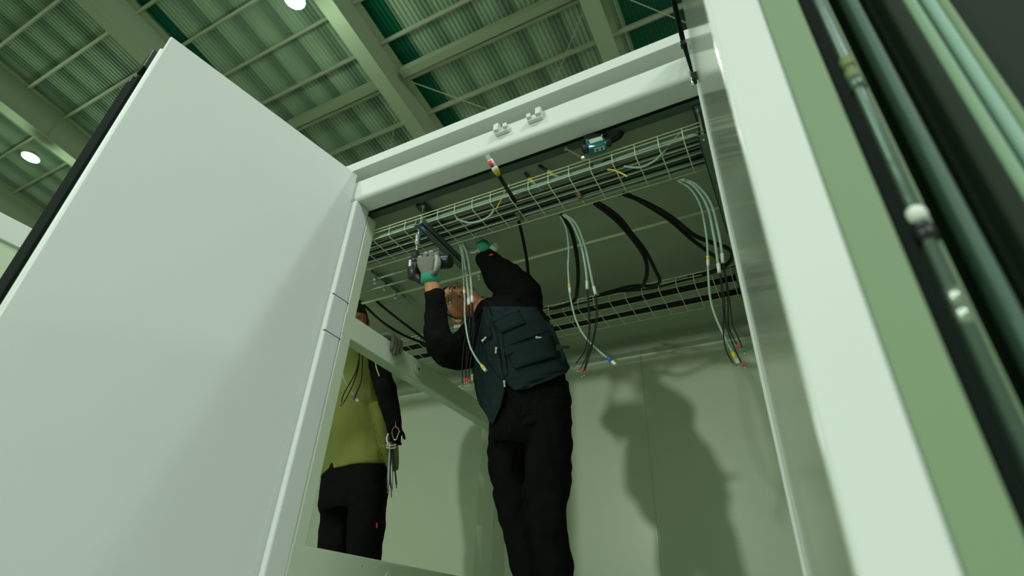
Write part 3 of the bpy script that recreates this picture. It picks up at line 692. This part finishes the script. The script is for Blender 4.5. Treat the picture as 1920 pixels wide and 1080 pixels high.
# hair and cap: skull shell behind the face
vs, fs = head_pts(); hv = []
for v in vs:
    k = 1.06 if (v.y < .022 - .8 * max(0, .03 - v.z) or v.z > .075) and v.z > -.05 else .93
    hv.append(hp(v.x * k, v.y * k, v.z * k))
MB().add(hv, fs).build('hair', HAIR, wk, True)
# safety glasses
gl = thing('safety_glasses', hp(0, .1, .016), 'thin framed glasses worn on the face of the person looking up', 'glasses')
for e in (-1, 1):
    T([hp(e * .033 + .021 * math.cos(a), .101 - .010 * abs(math.cos(a)) * (1 if e * math.cos(a) > 0 else .2), .014 + .0165 * math.sin(a)) for a in [math.pi * 2 * k / 18 for k in range(19)]], .0011, 'rim', BLACKPL, gl, 0)
    T([hp(e * .054, .090, .02), hp(e * .074, .05, .02), hp(e * .080, 0, .012)], .0014, 'temple', BLACKPL, gl, 3)
T([hp(-.012, .101, .018), hp(0, .105, .021), hp(.012, .101, .018)], .0012, 'bridge', BRIGHT, gl, 3)
T([hp(.05, -.01, -.07), hp(.072, .01, -.05), hp(.078, .0, 0)], .003, 'chin_strap', BLACKPL, wk, 4)
T([hp(-.05, -.01, -.07), hp(-.03, .03, -.112), hp(.03, .03, -.112), hp(.055, -.01, -.075)], .004, 'chin_strap', HAIR, wk, 4)
T([atY(901, 566, 1.315), atY(901, 574, 1.31), atY(897, 586, 1.305), atY(890, 600, 1.31)], [.003, .0055, .006, .004], 'chin_strap', JACKET, wk, 4)
jk = MB(); jk.loft(torso); jk.loft(armD); jk.loft(armL)
jk.loft([(atY(935, 600, 1.375), .11, .10), (atY(918, 590, 1.36), .088, .085), (atY(904, 583, 1.352), .077, .078)])
cloth(jk.build('jacket', JACKET, wk, True), .007, .018, .06, 2)
sh = MB().loft(rings([(1003, 815, 1.41, 66, .12), (996, 770, 1.41, 76, .13), (988, 735, 1.41, 80, .135)]))
cloth(sh.build('shirt_hem', JACKET, wk, True), .008, .016, .06, 2)
tr = MB(); tr.loft(legL); tr.loft(legR); tr.loft(rings([(996, 735, 1.41, 70, .12), (996, 780, 1.412, 77, .125), (994, 820, 1.412, 77, .12), (990, 845, 1.412, 68, .10)]))
cloth(tr.build('trousers', TROUSER, wk, True), .008, .032, .09, 2)
for leg, dx in ((legL, -1), (legR, 1)):
    c = leg[-1][0]; b = Vector((c.x, c.y, FZ * U + CZ))
    MB().loft([(b + Vector((0, .08, .055)), .045, .045), (b + Vector((0, .03, .05)), .048, .048), (b + Vector((0, -.06, .04)), .05, .038), (b + Vector((0, -.15, .03)), .045, .028), (b + Vector((0, -.19, .025)), .02, .018)], 16, (0, 0, 1)).build('shoe', RUBBER, wk, True)
    MB().tube([c, b + Vector((0, .03, .06))], [.055, .045], 16).build('trouser_leg', TROUSER, wk, True)
# vest: front shell with scalloped hem
VR = grow(torso[1:-3], .016, .018)
def vest_surface(u, v):
    """u along the body 0 pelvis..1 shoulder, v angle"""
    f = u * (len(VR) - 1); i = min(int(f), len(VR) - 2); t = f - i
    c = VR[i][0].lerp(VR[i + 1][0], t); a = VR[i][1] * (1 - t) + VR[i + 1][1] * t; b = VR[i][2] * (1 - t) + VR[i + 1][2] * t
    tt = (VR[min(i + 1, len(VR) - 1)][0] - VR[i][0]).normalized(); d = (CF - tt * CF.dot(tt)).normalized(); l = tt.cross(d)
    return c + l * a * math.cos(v) + d * b * math.sin(v)
vm = MB()
# silhouette polygon of the vest as worn, hem and armholes; extruded over the body surface
big = MB().loft(grow(rings([(1006, 815, 1.41, 84, .13), (998, 770, 1.41, 86, .13), (990, 735, 1.41, 87, .135), (978, 700, 1.41, 85, .13), (965, 660, 1.40, 81, .13), (953, 622, 1.39, 75, .13), (945, 590, 1.38, 66, .115), (936, 560, 1.375, 56, .10)]), .006, .014), 48)
bvh = BVHTree.FromPolygons([tuple(v) for v in big.v], big.f)
EYE = Vector((0, 0, CZ))
def hit(px, py):
    d = (atY(px, py, 1.0) - EYE).normalized(); r_ = bvh.ray_cast(EYE, d)
    return (r_[0], r_[1]) if r_[0] else (None, None)
def inpoly(x, y, p):
    c = False; j = len(p) - 1
    for i in range(len(p)):
        if (p[i][1] > y) != (p[j][1] > y) and x < (p[j][0] - p[i][0]) * (y - p[i][1]) / (p[j][1] - p[i][1]) + p[i][0]: c = not c
        j = i
    return c
def patch(quad, off, th, nu=14, nv=14, bulge=0.0, closed=True):
    """cloth panel laid on the body: corners go round the panel; off lifts it, th is its thickness"""
    mb = MB(); A, B, C_, D = quad; top = []; bot = []
    for j in range(nv + 1):
        for i in range(nu + 1):
            s, t = i / nu, j / nv
            x = (A[0] * (1 - s) + B[0] * s) * (1 - t) + (D[0] * (1 - s) + C_[0] * s) * t
            y = (A[1] * (1 - s) + B[1] * s) * (1 - t) + (D[1] * (1 - s) + C_[1] * s) * t
            p, n = hit(x, y)
            if p is None:
                p = atY(x, y, 1.40); n = -CF
            if n.dot(CF) > 0: n = -n
            n = (n * .35 - CF * .65).normalized()
            e = min(s, 1 - s, t, 1 - t) * 6; bl = bulge * min(1, e)
            top.append(p + n * (off + th + bl)); bot.append(p + n * off)
    w = nu + 1; N = len(top); vs = top + bot; fs = []
    for j in range(nv):
        for i in range(nu):
            a = j * w + i; fs.append((a, a + 1, a + w + 1, a + w)); fs.append((a + N, a + w + N, a + w + 1 + N, a + 1 + N))
    for i in range(nu):
        fs.append((i, i + N, i + 1 + N, i + 1)); a = nv * w + i; fs.append((a, a + 1, a + 1 + N, a + N))
    for j in range(nv):
        a = j * w; fs.append((a, a + w, a + w + N, a + N)); a = j * w + nu; fs.append((a, a + N, a + w + N, a + w))
    return mb.add(vs, fs)
def panel(name, quads, off, th, m, par, bulge=0):
    mb = MB()
    for q in quads:
        g = patch(q, off, th, bulge=bulge); mb.add(g.v, g.f)
    return mb.build(name, m, par, True, 0)
# strips of (left,right) edges down the body; each strip list is one cloth panel
def sheetpanel(name, rows, off, th, m, par, nu=16):
    rr = []
    for i in range(len(rows) - 1):
        for k in range(4):
            t = k / 4; rr.append(tuple(tuple(rows[i][e][c] * (1 - t) + rows[i + 1][e][c] * t for c in (0, 1)) for e in (0, 1)))
    rr.append(rows[-1]); nv = len(rr) - 1; top = []; bot = []
    for j, (l, r_) in enumerate(rr):
        for i in range(nu + 1):
            s = i / nu; x = l[0] * (1 - s) + r_[0] * s; y = l[1] * (1 - s) + r_[1] * s
            p, n = hit(x, y)
            if p is None:      # beyond the body edge: follow the nearest point
                q0 = atY(x, y, 1.40); loc, nn, _, _ = bvh.find_nearest(q0); p = q0; n = nn
            if n.dot(CF) > 0.3: n = -CF
            n = (n * .4 - CF * .6).normalized()
            wv = .004 * math.sin(s * 9 + j * .7) + .003 * math.sin(j * 1.9)
            top.append(p + n * (off + th + wv)); bot.append(p + n * (off + wv - .004))
    mb = MB(); w = nu + 1; N = len(top); fs = []
    for j in range(nv):
        for i in range(nu):
            a = j * w + i; fs.append((a, a + 1, a + w + 1, a + w)); fs.append((a + N, a + w + N, a + w + 1 + N, a + 1 + N))
    for i in range(nu):
        fs.append((i, i + N, i + 1 + N, i + 1)); a = nv * w + i; fs.append((a, a + 1, a + 1 + N, a + N))
    for j in range(nv):
        a = j * w; fs.append((a, a + w, a + w + N, a + N)); a = j * w + nu; fs.append((a, a + N, a + w + N, a + w))
    return mb.add(top + bot, fs).build(name, m, par, True)
vest = sheetpanel('vest', [((918, 574), (1012, 576)), ((926, 600), (1022, 592)), ((934, 640), (1040, 620)), ((940, 668), (1052, 648)), ((943, 690), (1060, 668)), ((945, 706), (1068, 690)), ((953, 722), (1062, 698)), ((966, 731), (1020, 716)), ((985, 729), (1000, 724))], .004, .006, VESTM, wk)
sheetpanel('vest_front', [((905, 585), (916, 574)), ((900, 610), (926, 600)), ((894, 640), (934, 640)), ((887, 665), (938, 668)), ((885, 690), (942, 690)), ((888, 715), (947, 708)), ((893, 740), (946, 735)), ((898, 758), (938, 765)), ((914, 782), (928, 785)), ((918, 795), (923, 796))], .002, .006, VESTM, wk)
def pk(name, q, off=.010, th=.008, b=.006, par=None): return panel(name, [q], off, th, VESTM, par or vest, b)
p1 = pk('pocket', ((950, 654), (1033, 628), (1043, 669), (966, 693)), .010, .010, .010)
pk('pocket_flap', ((948, 656), (1030, 629), (1032, 637), (951, 667)), .022, .004, .003, p1)
p2 = pk('pocket', ((922, 602), (971, 580), (985, 607), (940, 626)), .009, .008, .006)
pk('pocket_flap', ((921, 597), (969, 577), (973, 585), (925, 606)), .018, .004, .003, p2)
pk('hem_band', ((932, 647), (1036, 608), (1040, 616), (936, 655)), .009, .003, .001)
pk('placket', ((934, 610), (940, 608), (953, 705), (946, 708)), .010, .004, .002)
sheetpanel('shoulder_strap', [((905, 575), (911, 574)), ((909, 600), (915, 600)), ((916, 635), (922, 635))], .010, .004, VESTM, vest, 4)
def zipper(px, py, dx, dy, name='zip_pull', m=CREAM):
    p, n = hit(px, py); p = (p or atY(px, py, 1.33)) - CF * .026
    d = (CR * dx + CD * dy).normalized(); s = d.cross(CF).normalized()
    z = MB().obox(p, d * .011, s * .0038, CF * .0015).build(name, m, vest, bevel=.001)
    MB().obox(p - d * .013, d * .005, s * .0052, CF * .003).build('slider', BRIGHT, z, bevel=.001)
zipper(930, 657, -.1, 1); zipper(1011, 632, .95, .1); zipper(909, 634, .7, -.7, m=BRIGHT); zipper(946, 719, .1, 1, m=BRIGHT); zipper(886, 707, 0, 1)
sb = MB(); a = atY(1042, 651, 1.36)
sb.obox(atY(1058, 651, 1.355), CR * .024, CD * .0075, CF * .004); sb.build('side_strap', BLACKPL, vest, bevel=.001)
MB().obox(atY(1047, 652, 1.355), CR * .010, CD * .013, CF * .007).build('side_buckle', BLACKPL, vest, bevel=.002)
tcl = MB().obox(atY(858, 612, 1.352), cv(.018, -.002, 0), cv(.001, .008, 0), CF * .004); tcl.build('white_collar', WHITEPL, wk, bevel=.003)

# gloves -------------------------------------------------------------
def glove(name, m, par, palm, fingers, rf=.0095, vox=.0035):
    mb = MB(); mb.loft(palm, 20)
    for f in fingers:
        n = len(f); rr = [rf * (1.05 - .22 * i / (n - 1)) for i in range(n)]
        mb.tube(f, rr, 10, 5); mb.sphere(f[-1], rr[-1], 8)
    o = mb.build(name, m, par, True)
    r = o.modifiers.new('remesh', 'REMESH'); r.mode = 'VOXEL'; r.voxel_size = vox; r.use_smooth_shade = True
    s = o.modifiers.new('smooth', 'SMOOTH'); s.iterations = 2
    return o
def hpnt(px, py, Y): return atY(px, py, Y)
palm = [(atY(807, 525, 1.148), pxm(atY(807, 525, 1.148), 14), .021), (atY(805, 510, 1.142), pxm(atY(805, 510, 1.142), 16), .021), (atY(802, 496, 1.135), pxm(atY(802, 496, 1.135), 20), .020), (atY(802, 484, 1.132), pxm(atY(802, 484, 1.132), 20), .018)]
fg = []
for x, y in ((786, 487), (797, 480), (808, 477), (818, 478)):
    b = atY(x, y + 4, 1.132)
    fg.append([b + CD * .012, b - CD * .012 + CF * .010, b - CD * .018 + CF * .034, b - CD * .002 + CF * .056, b + CD * .022 + CF * .058, b + CD * .038 + CF * .046])
th_ = [atY(810, 515, 1.14), atY(819, 505, 1.128), atY(823, 492, 1.128), atY(821, 482, 1.138)]
g1 = glove('glove', GLOVEG, wk, palm, fg + [th_], .0125)
T([atY(816, 509, 1.127), atY(818, 497, 1.1225), atY(819, 483, 1.128), atY(814, 476, 1.14)], [.006, .010, .010, .006], 'finger_coating', GLOVEL, g1, 5, 10)
for x, y in ((787, 484), (798, 477), (808, 474)):
    b = atY(x, y, 1.13); MB().sphere(b + CF * .012 - CD * .002, .0125, 8, (1, 1, .9)).build('knuckle_coating', GLOVEL, g1, True)
MB().loft([(atY(806, 531, 1.15), .0435, .028), (atY(806, 522, 1.147), .0435, .028), (atY(806, 514, 1.144), .0425, .027)], 20).build('glove_cuff', CUFFG, g1, True)
# other hand, reaching over the far side of the tray
c0 = atY(907, 468, 1.30); c1 = atY(900, 456, 1.298); c2 = atY(888, 457, 1.295)
palm2 = [(c0, .036, .026), (c1, .036, .024), (c2, .034, .020)]
fg2 = []
for k in range(4):
    b = atY(889 - k * 0.5, 450 + k * 4.6, 1.292 + .006 * (k - 1.5))
    fg2.append([b + CR * .01, b - CR * .022 - CF * .002, b - CR * .040 + CF * .008, b - CR * .046 + CF * .026, b - CR * .034 + CF * .040])
fg2.append([atY(900, 468, 1.29), atY(890, 474, 1.285), atY(880, 473, 1.285), atY(873, 469, 1.29)])
g2 = glove('glove', GLOVEL, wk, palm2, fg2, .0090)
MB().loft([(atY(912, 474, 1.301), .036, .030), (atY(907, 466, 1.30), .038, .030), (atY(902, 458, 1.298), .037, .027)], 20).build('glove_cuff', CUFFG, g2, True)
rl = thing('fitting', atY(925, 468, 1.32), 'pale rounded fitting with a red mark behind the raised sleeve cuff', 'fitting')
MB().sphere(atY(927, 466, 1.30), .028, 12, (1, .8, 1)).build('shell', GLOVEL, rl, True)
MB().sphere(atY(921, 478, 1.275), .010, 8, (1.2, .7, .5)).build('red_mark', RED, rl, True)

# ---------------------------------------------------------------- power driver
dz = thing('power_driver', atY(781, 495, 1.15), 'black pistol-grip power driver held upright against the channel nut', 'power tool')
ax_t, ax_b = atY(781, 470, 1.145), atY(776, 528, 1.16); ad = (ax_b - ax_t).normalized()
MB().tube([ax_t, ax_t + ad * .012, ax_t + ad * .028, ax_t + ad * .050, ax_t + ad * .052, ax_t + ad * .075], [.009, .013, .021, .025, .028, .029], 24).build('gear_case', BLACKPL, dz, True)
MB().tube([ax_t + ad * .07, ax_t + ad * .085, ax_t + ad * .12, ax_t + ad * .150, ax_t + ad * .158], [.029, .033, .034, .031, .022], 24).build('motor_housing', BLACKPL, dz, True)
MB().obox(atY(768.5, 493, 1.118), ad * .017, ad.cross(CF).normalized() * .005, CF * .001).build('white_label', WHITEPL, dz)
h0 = atY(783, 496, 1.152); h1 = atY(845, 489, 1.165); hd = (h1 - h0).normalized()
MB().tube([h0, h0 + hd * .03, h0 + hd * .09], [.020, .019, .020], 18).build('grip', BLACKPL, dz, True)
MB().tube([h0 + hd * .085, h0 + hd * .092, h1 - hd * .006, h1], [.030, .036, .036, .031], 28).build('battery', BLACKPL, dz, True, .002)
ft = atY(790, 528, 1.155)
MB().tube([ax_b - ad * .035, ft + CD * .0 + CR * .012], [.024, .020], 14).build('rear_cap', BLACKPL, dz, True)
tp = atY(784, 440, 1.125); bt = ax_t
MB().tube([bt, bt.lerp(tp, .45)], .0045, 6).build('bit', BRIGHT, dz)
MB().tube([bt.lerp(tp, .3), bt.lerp(tp, .42), tp], [.006, .0125, .0125], 16).build('nut_socket', mat('pale_nut_socket', (.55, .52, .40), .3, metal=.3), dz, True)
MB().tube([bt.lerp(tp, .5) + CR * .007 - CF * .002, tp + CR * .007 - CF * .002], .008, 10).build('blue_sleeve', mat('bright_blue_plastic', (.04, .16, .62), .3), dz, True)
cb = thing('shim_clip', atY(790, 428, 1.11), 'small bright blue clip around the threaded rod over the driver', 'clip')
T([atY(777, 424, 1.115), atY(784, 422, 1.105), atY(791, 426, 1.10), atY(798, 434, 1.11)], [.003, .0045, .006, .004], 'blue_strip', BLUE, cb, 4)

# ---------------------------------------------------------------- person behind the rail
p2 = thing('person', W(-1.45, 1.52, FZ), 'person in an olive jacket and black trousers, mostly hidden behind post and rail', 'person')
t2 = rings([(668, 905, 1.52, 64, .12), (668, 860, 1.52, 64, .125), (666, 800, 1.52, 62, .13), (664, 740, 1.51, 58, .13), (664, 690, 1.50, 52, .12), (664, 655, 1.48, 40, .10), (663, 638, 1.46, 22, .07)])
l2a = rings([(640, 880, 1.53, 34, .09), (634, 960, 1.53, 33, .085), (628, 1040, 1.53, 31, .08), (620, 1130, 1.54, 28, .07), (612, 1260, 1.55, 24, .06)])
l2b = rings([(690, 880, 1.51, 36, .09), (688, 960, 1.51, 36, .085), (683, 1040, 1.51, 33, .08), (678, 1130, 1.52, 29, .07), (672, 1260, 1.53, 25, .06)])
a2 = rings([(702, 672, 1.49, 13, .04), (715, 705, 1.48, 20, .045), (727, 745, 1.46, 20, .045), (736, 785, 1.44, 17, .04), (741, 812, 1.43, 12, .03)])
a2b = rings([(640, 672, 1.46, 24, .05), (628, 720, 1.45, 20, .045), (640, 770, 1.42, 18, .04), (620, 800, 1.40, 14, .04)])
a3 = rings([(700, 660, 1.50, 22, .05), (722, 655, 1.44, 18, .04), (733, 650, 1.37, 13, .03)])
b2 = MB(); 
for r_ in (t2, l2a, l2b, a2): b2.loft(grow(r_, -.02))
h2c = atY(664, 604, 1.44); h2r = frame(cv(.25, -.12, -.95), cv(.05, -1, .1))
b2.loft([(atY(663, 645, 1.46), .06, .06), (atY(664, 625, 1.45), .055, .055)])
add_head(b2, h2c, h2r, 1.0)
o2 = b2.build('body', SKIN, p2, True); r_ = o2.modifiers.new('remesh', 'REMESH'); r_.mode = 'VOXEL'; r_.voxel_size = .006; r_.use_smooth_shade = True
hv = []
for v in head_pts()[0]:
    k = 1.07 if (v.y < .03 or v.z > .055) and v.z > -.08 else .93
    hv.append(h2c + h2r @ (v * k))
MB().add(hv, head_pts()[1]).build('hair', HAIR, p2, True)
T([h2c + h2r @ Vector(v_) for v_ in ((.075, .01, .05), (.082, .02, 0), (.07, .03, -.07), (.03, .05, -.12))], .004, 'chin_strap', BLACKPL, p2, 4)
sl = MB(); sl.loft(a2)
cloth(sl.build('sleeves', JACKET, p2, True), .008, .012, .07, 2)
oj = MB(); oj.loft(grow(t2[2:], .008)); oj.loft(rings([(668, 888, 1.52, 66, .125), (668, 868, 1.52, 66, .128), (666, 800, 1.52, 62, .13)]))
oj.loft(rings([(737, 880, 1.535, 10, .05), (733, 850, 1.53, 13, .06), (724, 800, 1.525, 16, .07), (712, 760, 1.52, 16, .07)]))
cloth(oj.build('olive_jacket', OLIVE, p2, True), .008, .020, .12, 2)
tq = MB(); tq.loft(l2a); tq.loft(l2b); tq.loft(rings([(668, 850, 1.52, 63, .122), (666, 900, 1.52, 65, .125), (660, 960, 1.52, 62, .11)]))
cloth(tq.build('trousers', TROUSER, p2, True), .009, .020, .09, 2)
MB().obox(atY(706.5, 985, 1.44), CD * .012, CR * .0035, CF * .001).build('red_tab', RED, p2)
MB().obox(atY(717, 990, 1.47), CD * .03, CR * .008, CF * .02).build('pocket_corner', TROUSER, p2, bevel=.004)
for l_ in (l2a, l2b):
    c = l_[-1][0]; b = Vector((c.x, c.y, FZ * U + CZ))
    MB().loft([(b + Vector((0, .08, .05)), .04, .04), (b + Vector((0, -.06, .045)), .05, .04), (b + Vector((0, -.18, .025)), .03, .02)], 14, (0, 0, 1)).build('shoe', RUBBER, p2, True)
# dark glove of the hanging hand and grey glove on the rail
cD = atY(742, 806, 1.43); fl_ = []
for k in range(4):
    b = atY(734 + 5.0 * k, 815, 1.43 + .006 * k); fl_.append([b, b + CD * .03, b + CD * .048 + CF * .012, b + CD * .056 + CF * .03])
fl_.append([atY(750, 806, 1.42), atY(756, 814, 1.41), atY(758, 822, 1.41)])
glove('glove', JACKET, p2, [(atY(740, 795, 1.435), .03, .022), (cD, .034, .020), (atY(742, 818, 1.43), .034, .018)], fl_, .0085)
fr = []
for k in range(4):
    y = 1.283 + .0155 * k; dz_ = (0, .012, .010, -.004)[k]
    fr.append([W(-1.235, y, .858), W(-1.20, y, .868), W(-1.166, y + .002, .860), W(-1.1600, y + .004, .838), W(-1.1625, y + .006, .812 - dz_)])
fr.append([W(-1.235, 1.27, .85), W(-1.222, 1.262, .835), W(-1.221, 1.262, .80)])
glove('glove', GLOVEG, p2, [(W(-1.28, 1.32, .84), .04, .02), (W(-1.25, 1.308, .856), .042, .018), (W(-1.225, 1.306, .860), .042, .013)], fr, .0108)
b3 = MB().loft([(W(-1.45, 1.44, .975), .045, .045), (W(-1.36, 1.39, .915), .042, .042), (W(-1.29, 1.335, .865), .036, .033), (W(-1.27, 1.315, .850), .033, .028)], 18)
b3.build('sleeve', JACKET, p2, True)
# bundle of ties with carabiner hanging from the glove
zt = thing('cable_tie_bundle', atY(734, 830, 1.41), 'bundle of black and white cable ties hanging by the olive jacket', 'cable ties')
random.seed(7)
for k in range(16):
    x0 = 729 + random.random() * 9; ang = (x0 - 733) * 1.6
    m = [BLACKCAB, BLACKCAB, BLACKCAB, GREYCAB, BLACKCAB, WHITEPL][k % 6]
    yy = random.uniform(905, 938)
    T([atY(x0, 822 + random.random() * 10, 1.405), atY(x0 + .2, 845, 1.405 + random.random() * .01), atY(x0 + ang * .45, 880, 1.41), atY(x0 + ang + random.uniform(-2, 2), yy, 1.41)], .0022, 'tie', m, zt, 3, 5)
for dy in (0, 5): 
    c = atY(733.5, 834 + dy, 1.405); T([c + CR * .022 * math.cos(a) + CF * .014 * math.sin(a) for a in [math.pi * 2 * k / 16 for k in range(17)]], .0030, 'binding', CREAM, zt, 0)
T([atY(723, 837, 1.40), atY(714, 836, 1.40)], .003, 'binding_tail', mat('tan_cord', (.35, .22, .08), .7), zt, 0)
T([atY(728, 834, 1.40), atY(725, 823, 1.40), atY(728, 813, 1.40)], [.003, .0045, .003], 'tie_head', WHITEPL, zt, 3)
kb = thing('carabiner', atY(742, 815, 1.395), 'small copper and steel carabiner above the bundle of ties', 'carabiner')
T([atY(x, y, 1.39) for x, y in ((738, 823), (735, 811), (739, 801), (745, 802), (749, 808))], .0022, 'hook', mat('copper', (.55, .22, .13), .3, metal=.7), kb, 4)
T([atY(x, y, 1.39) for x, y in ((749, 808), (746, 816), (742, 825), (738, 823))], .0024, 'gate', BRIGHT, kb, 4)
T([atY(742, 799, 1.39), atY(742, 790, 1.395)], .0015, 'ring', BRIGHT, kb, 0)
# cables hanging in front of the olive jacket
data_cable(P([(640, 690), (646, 712), (655, 728), (664, 742)], 1.27, 1.29), None, BLUE, 'short grey cable with blue plug before the olive jacket')
for k, (pts, m) in enumerate(((((672, 640), (673, 680), (664, 715), (650, 745), (643, 757)), RED), (((676, 645), (670, 690), (655, 720), (644, 740), (639, 760)), TEALTIP), (((680, 650), (679, 690), (677, 715), (668, 738), (664, 748)), RED))):
    pp = P(pts, 1.24, 1.27); t = thing('core_wire', pp[0], ['black wire with red tip before the olive jacket, leftmost red tip', 'black wire with teal tip before the olive jacket', 'black wire with red tip before the olive jacket, beside the blue plug'][k], 'wire')
    w = T(pp, .0026, 'insulation', BLACKCAB, t); ferr(pp[-2], pp[-1], m, t)
wt = P([(703, 675), (706, 690), (711, 705)], 1.33); t = thing('core_wire', wt[0], 'white tipped grey wire end over the black sleeve under the rail', 'wire')
T(wt, .003, 'insulation', WHITEPL, t)
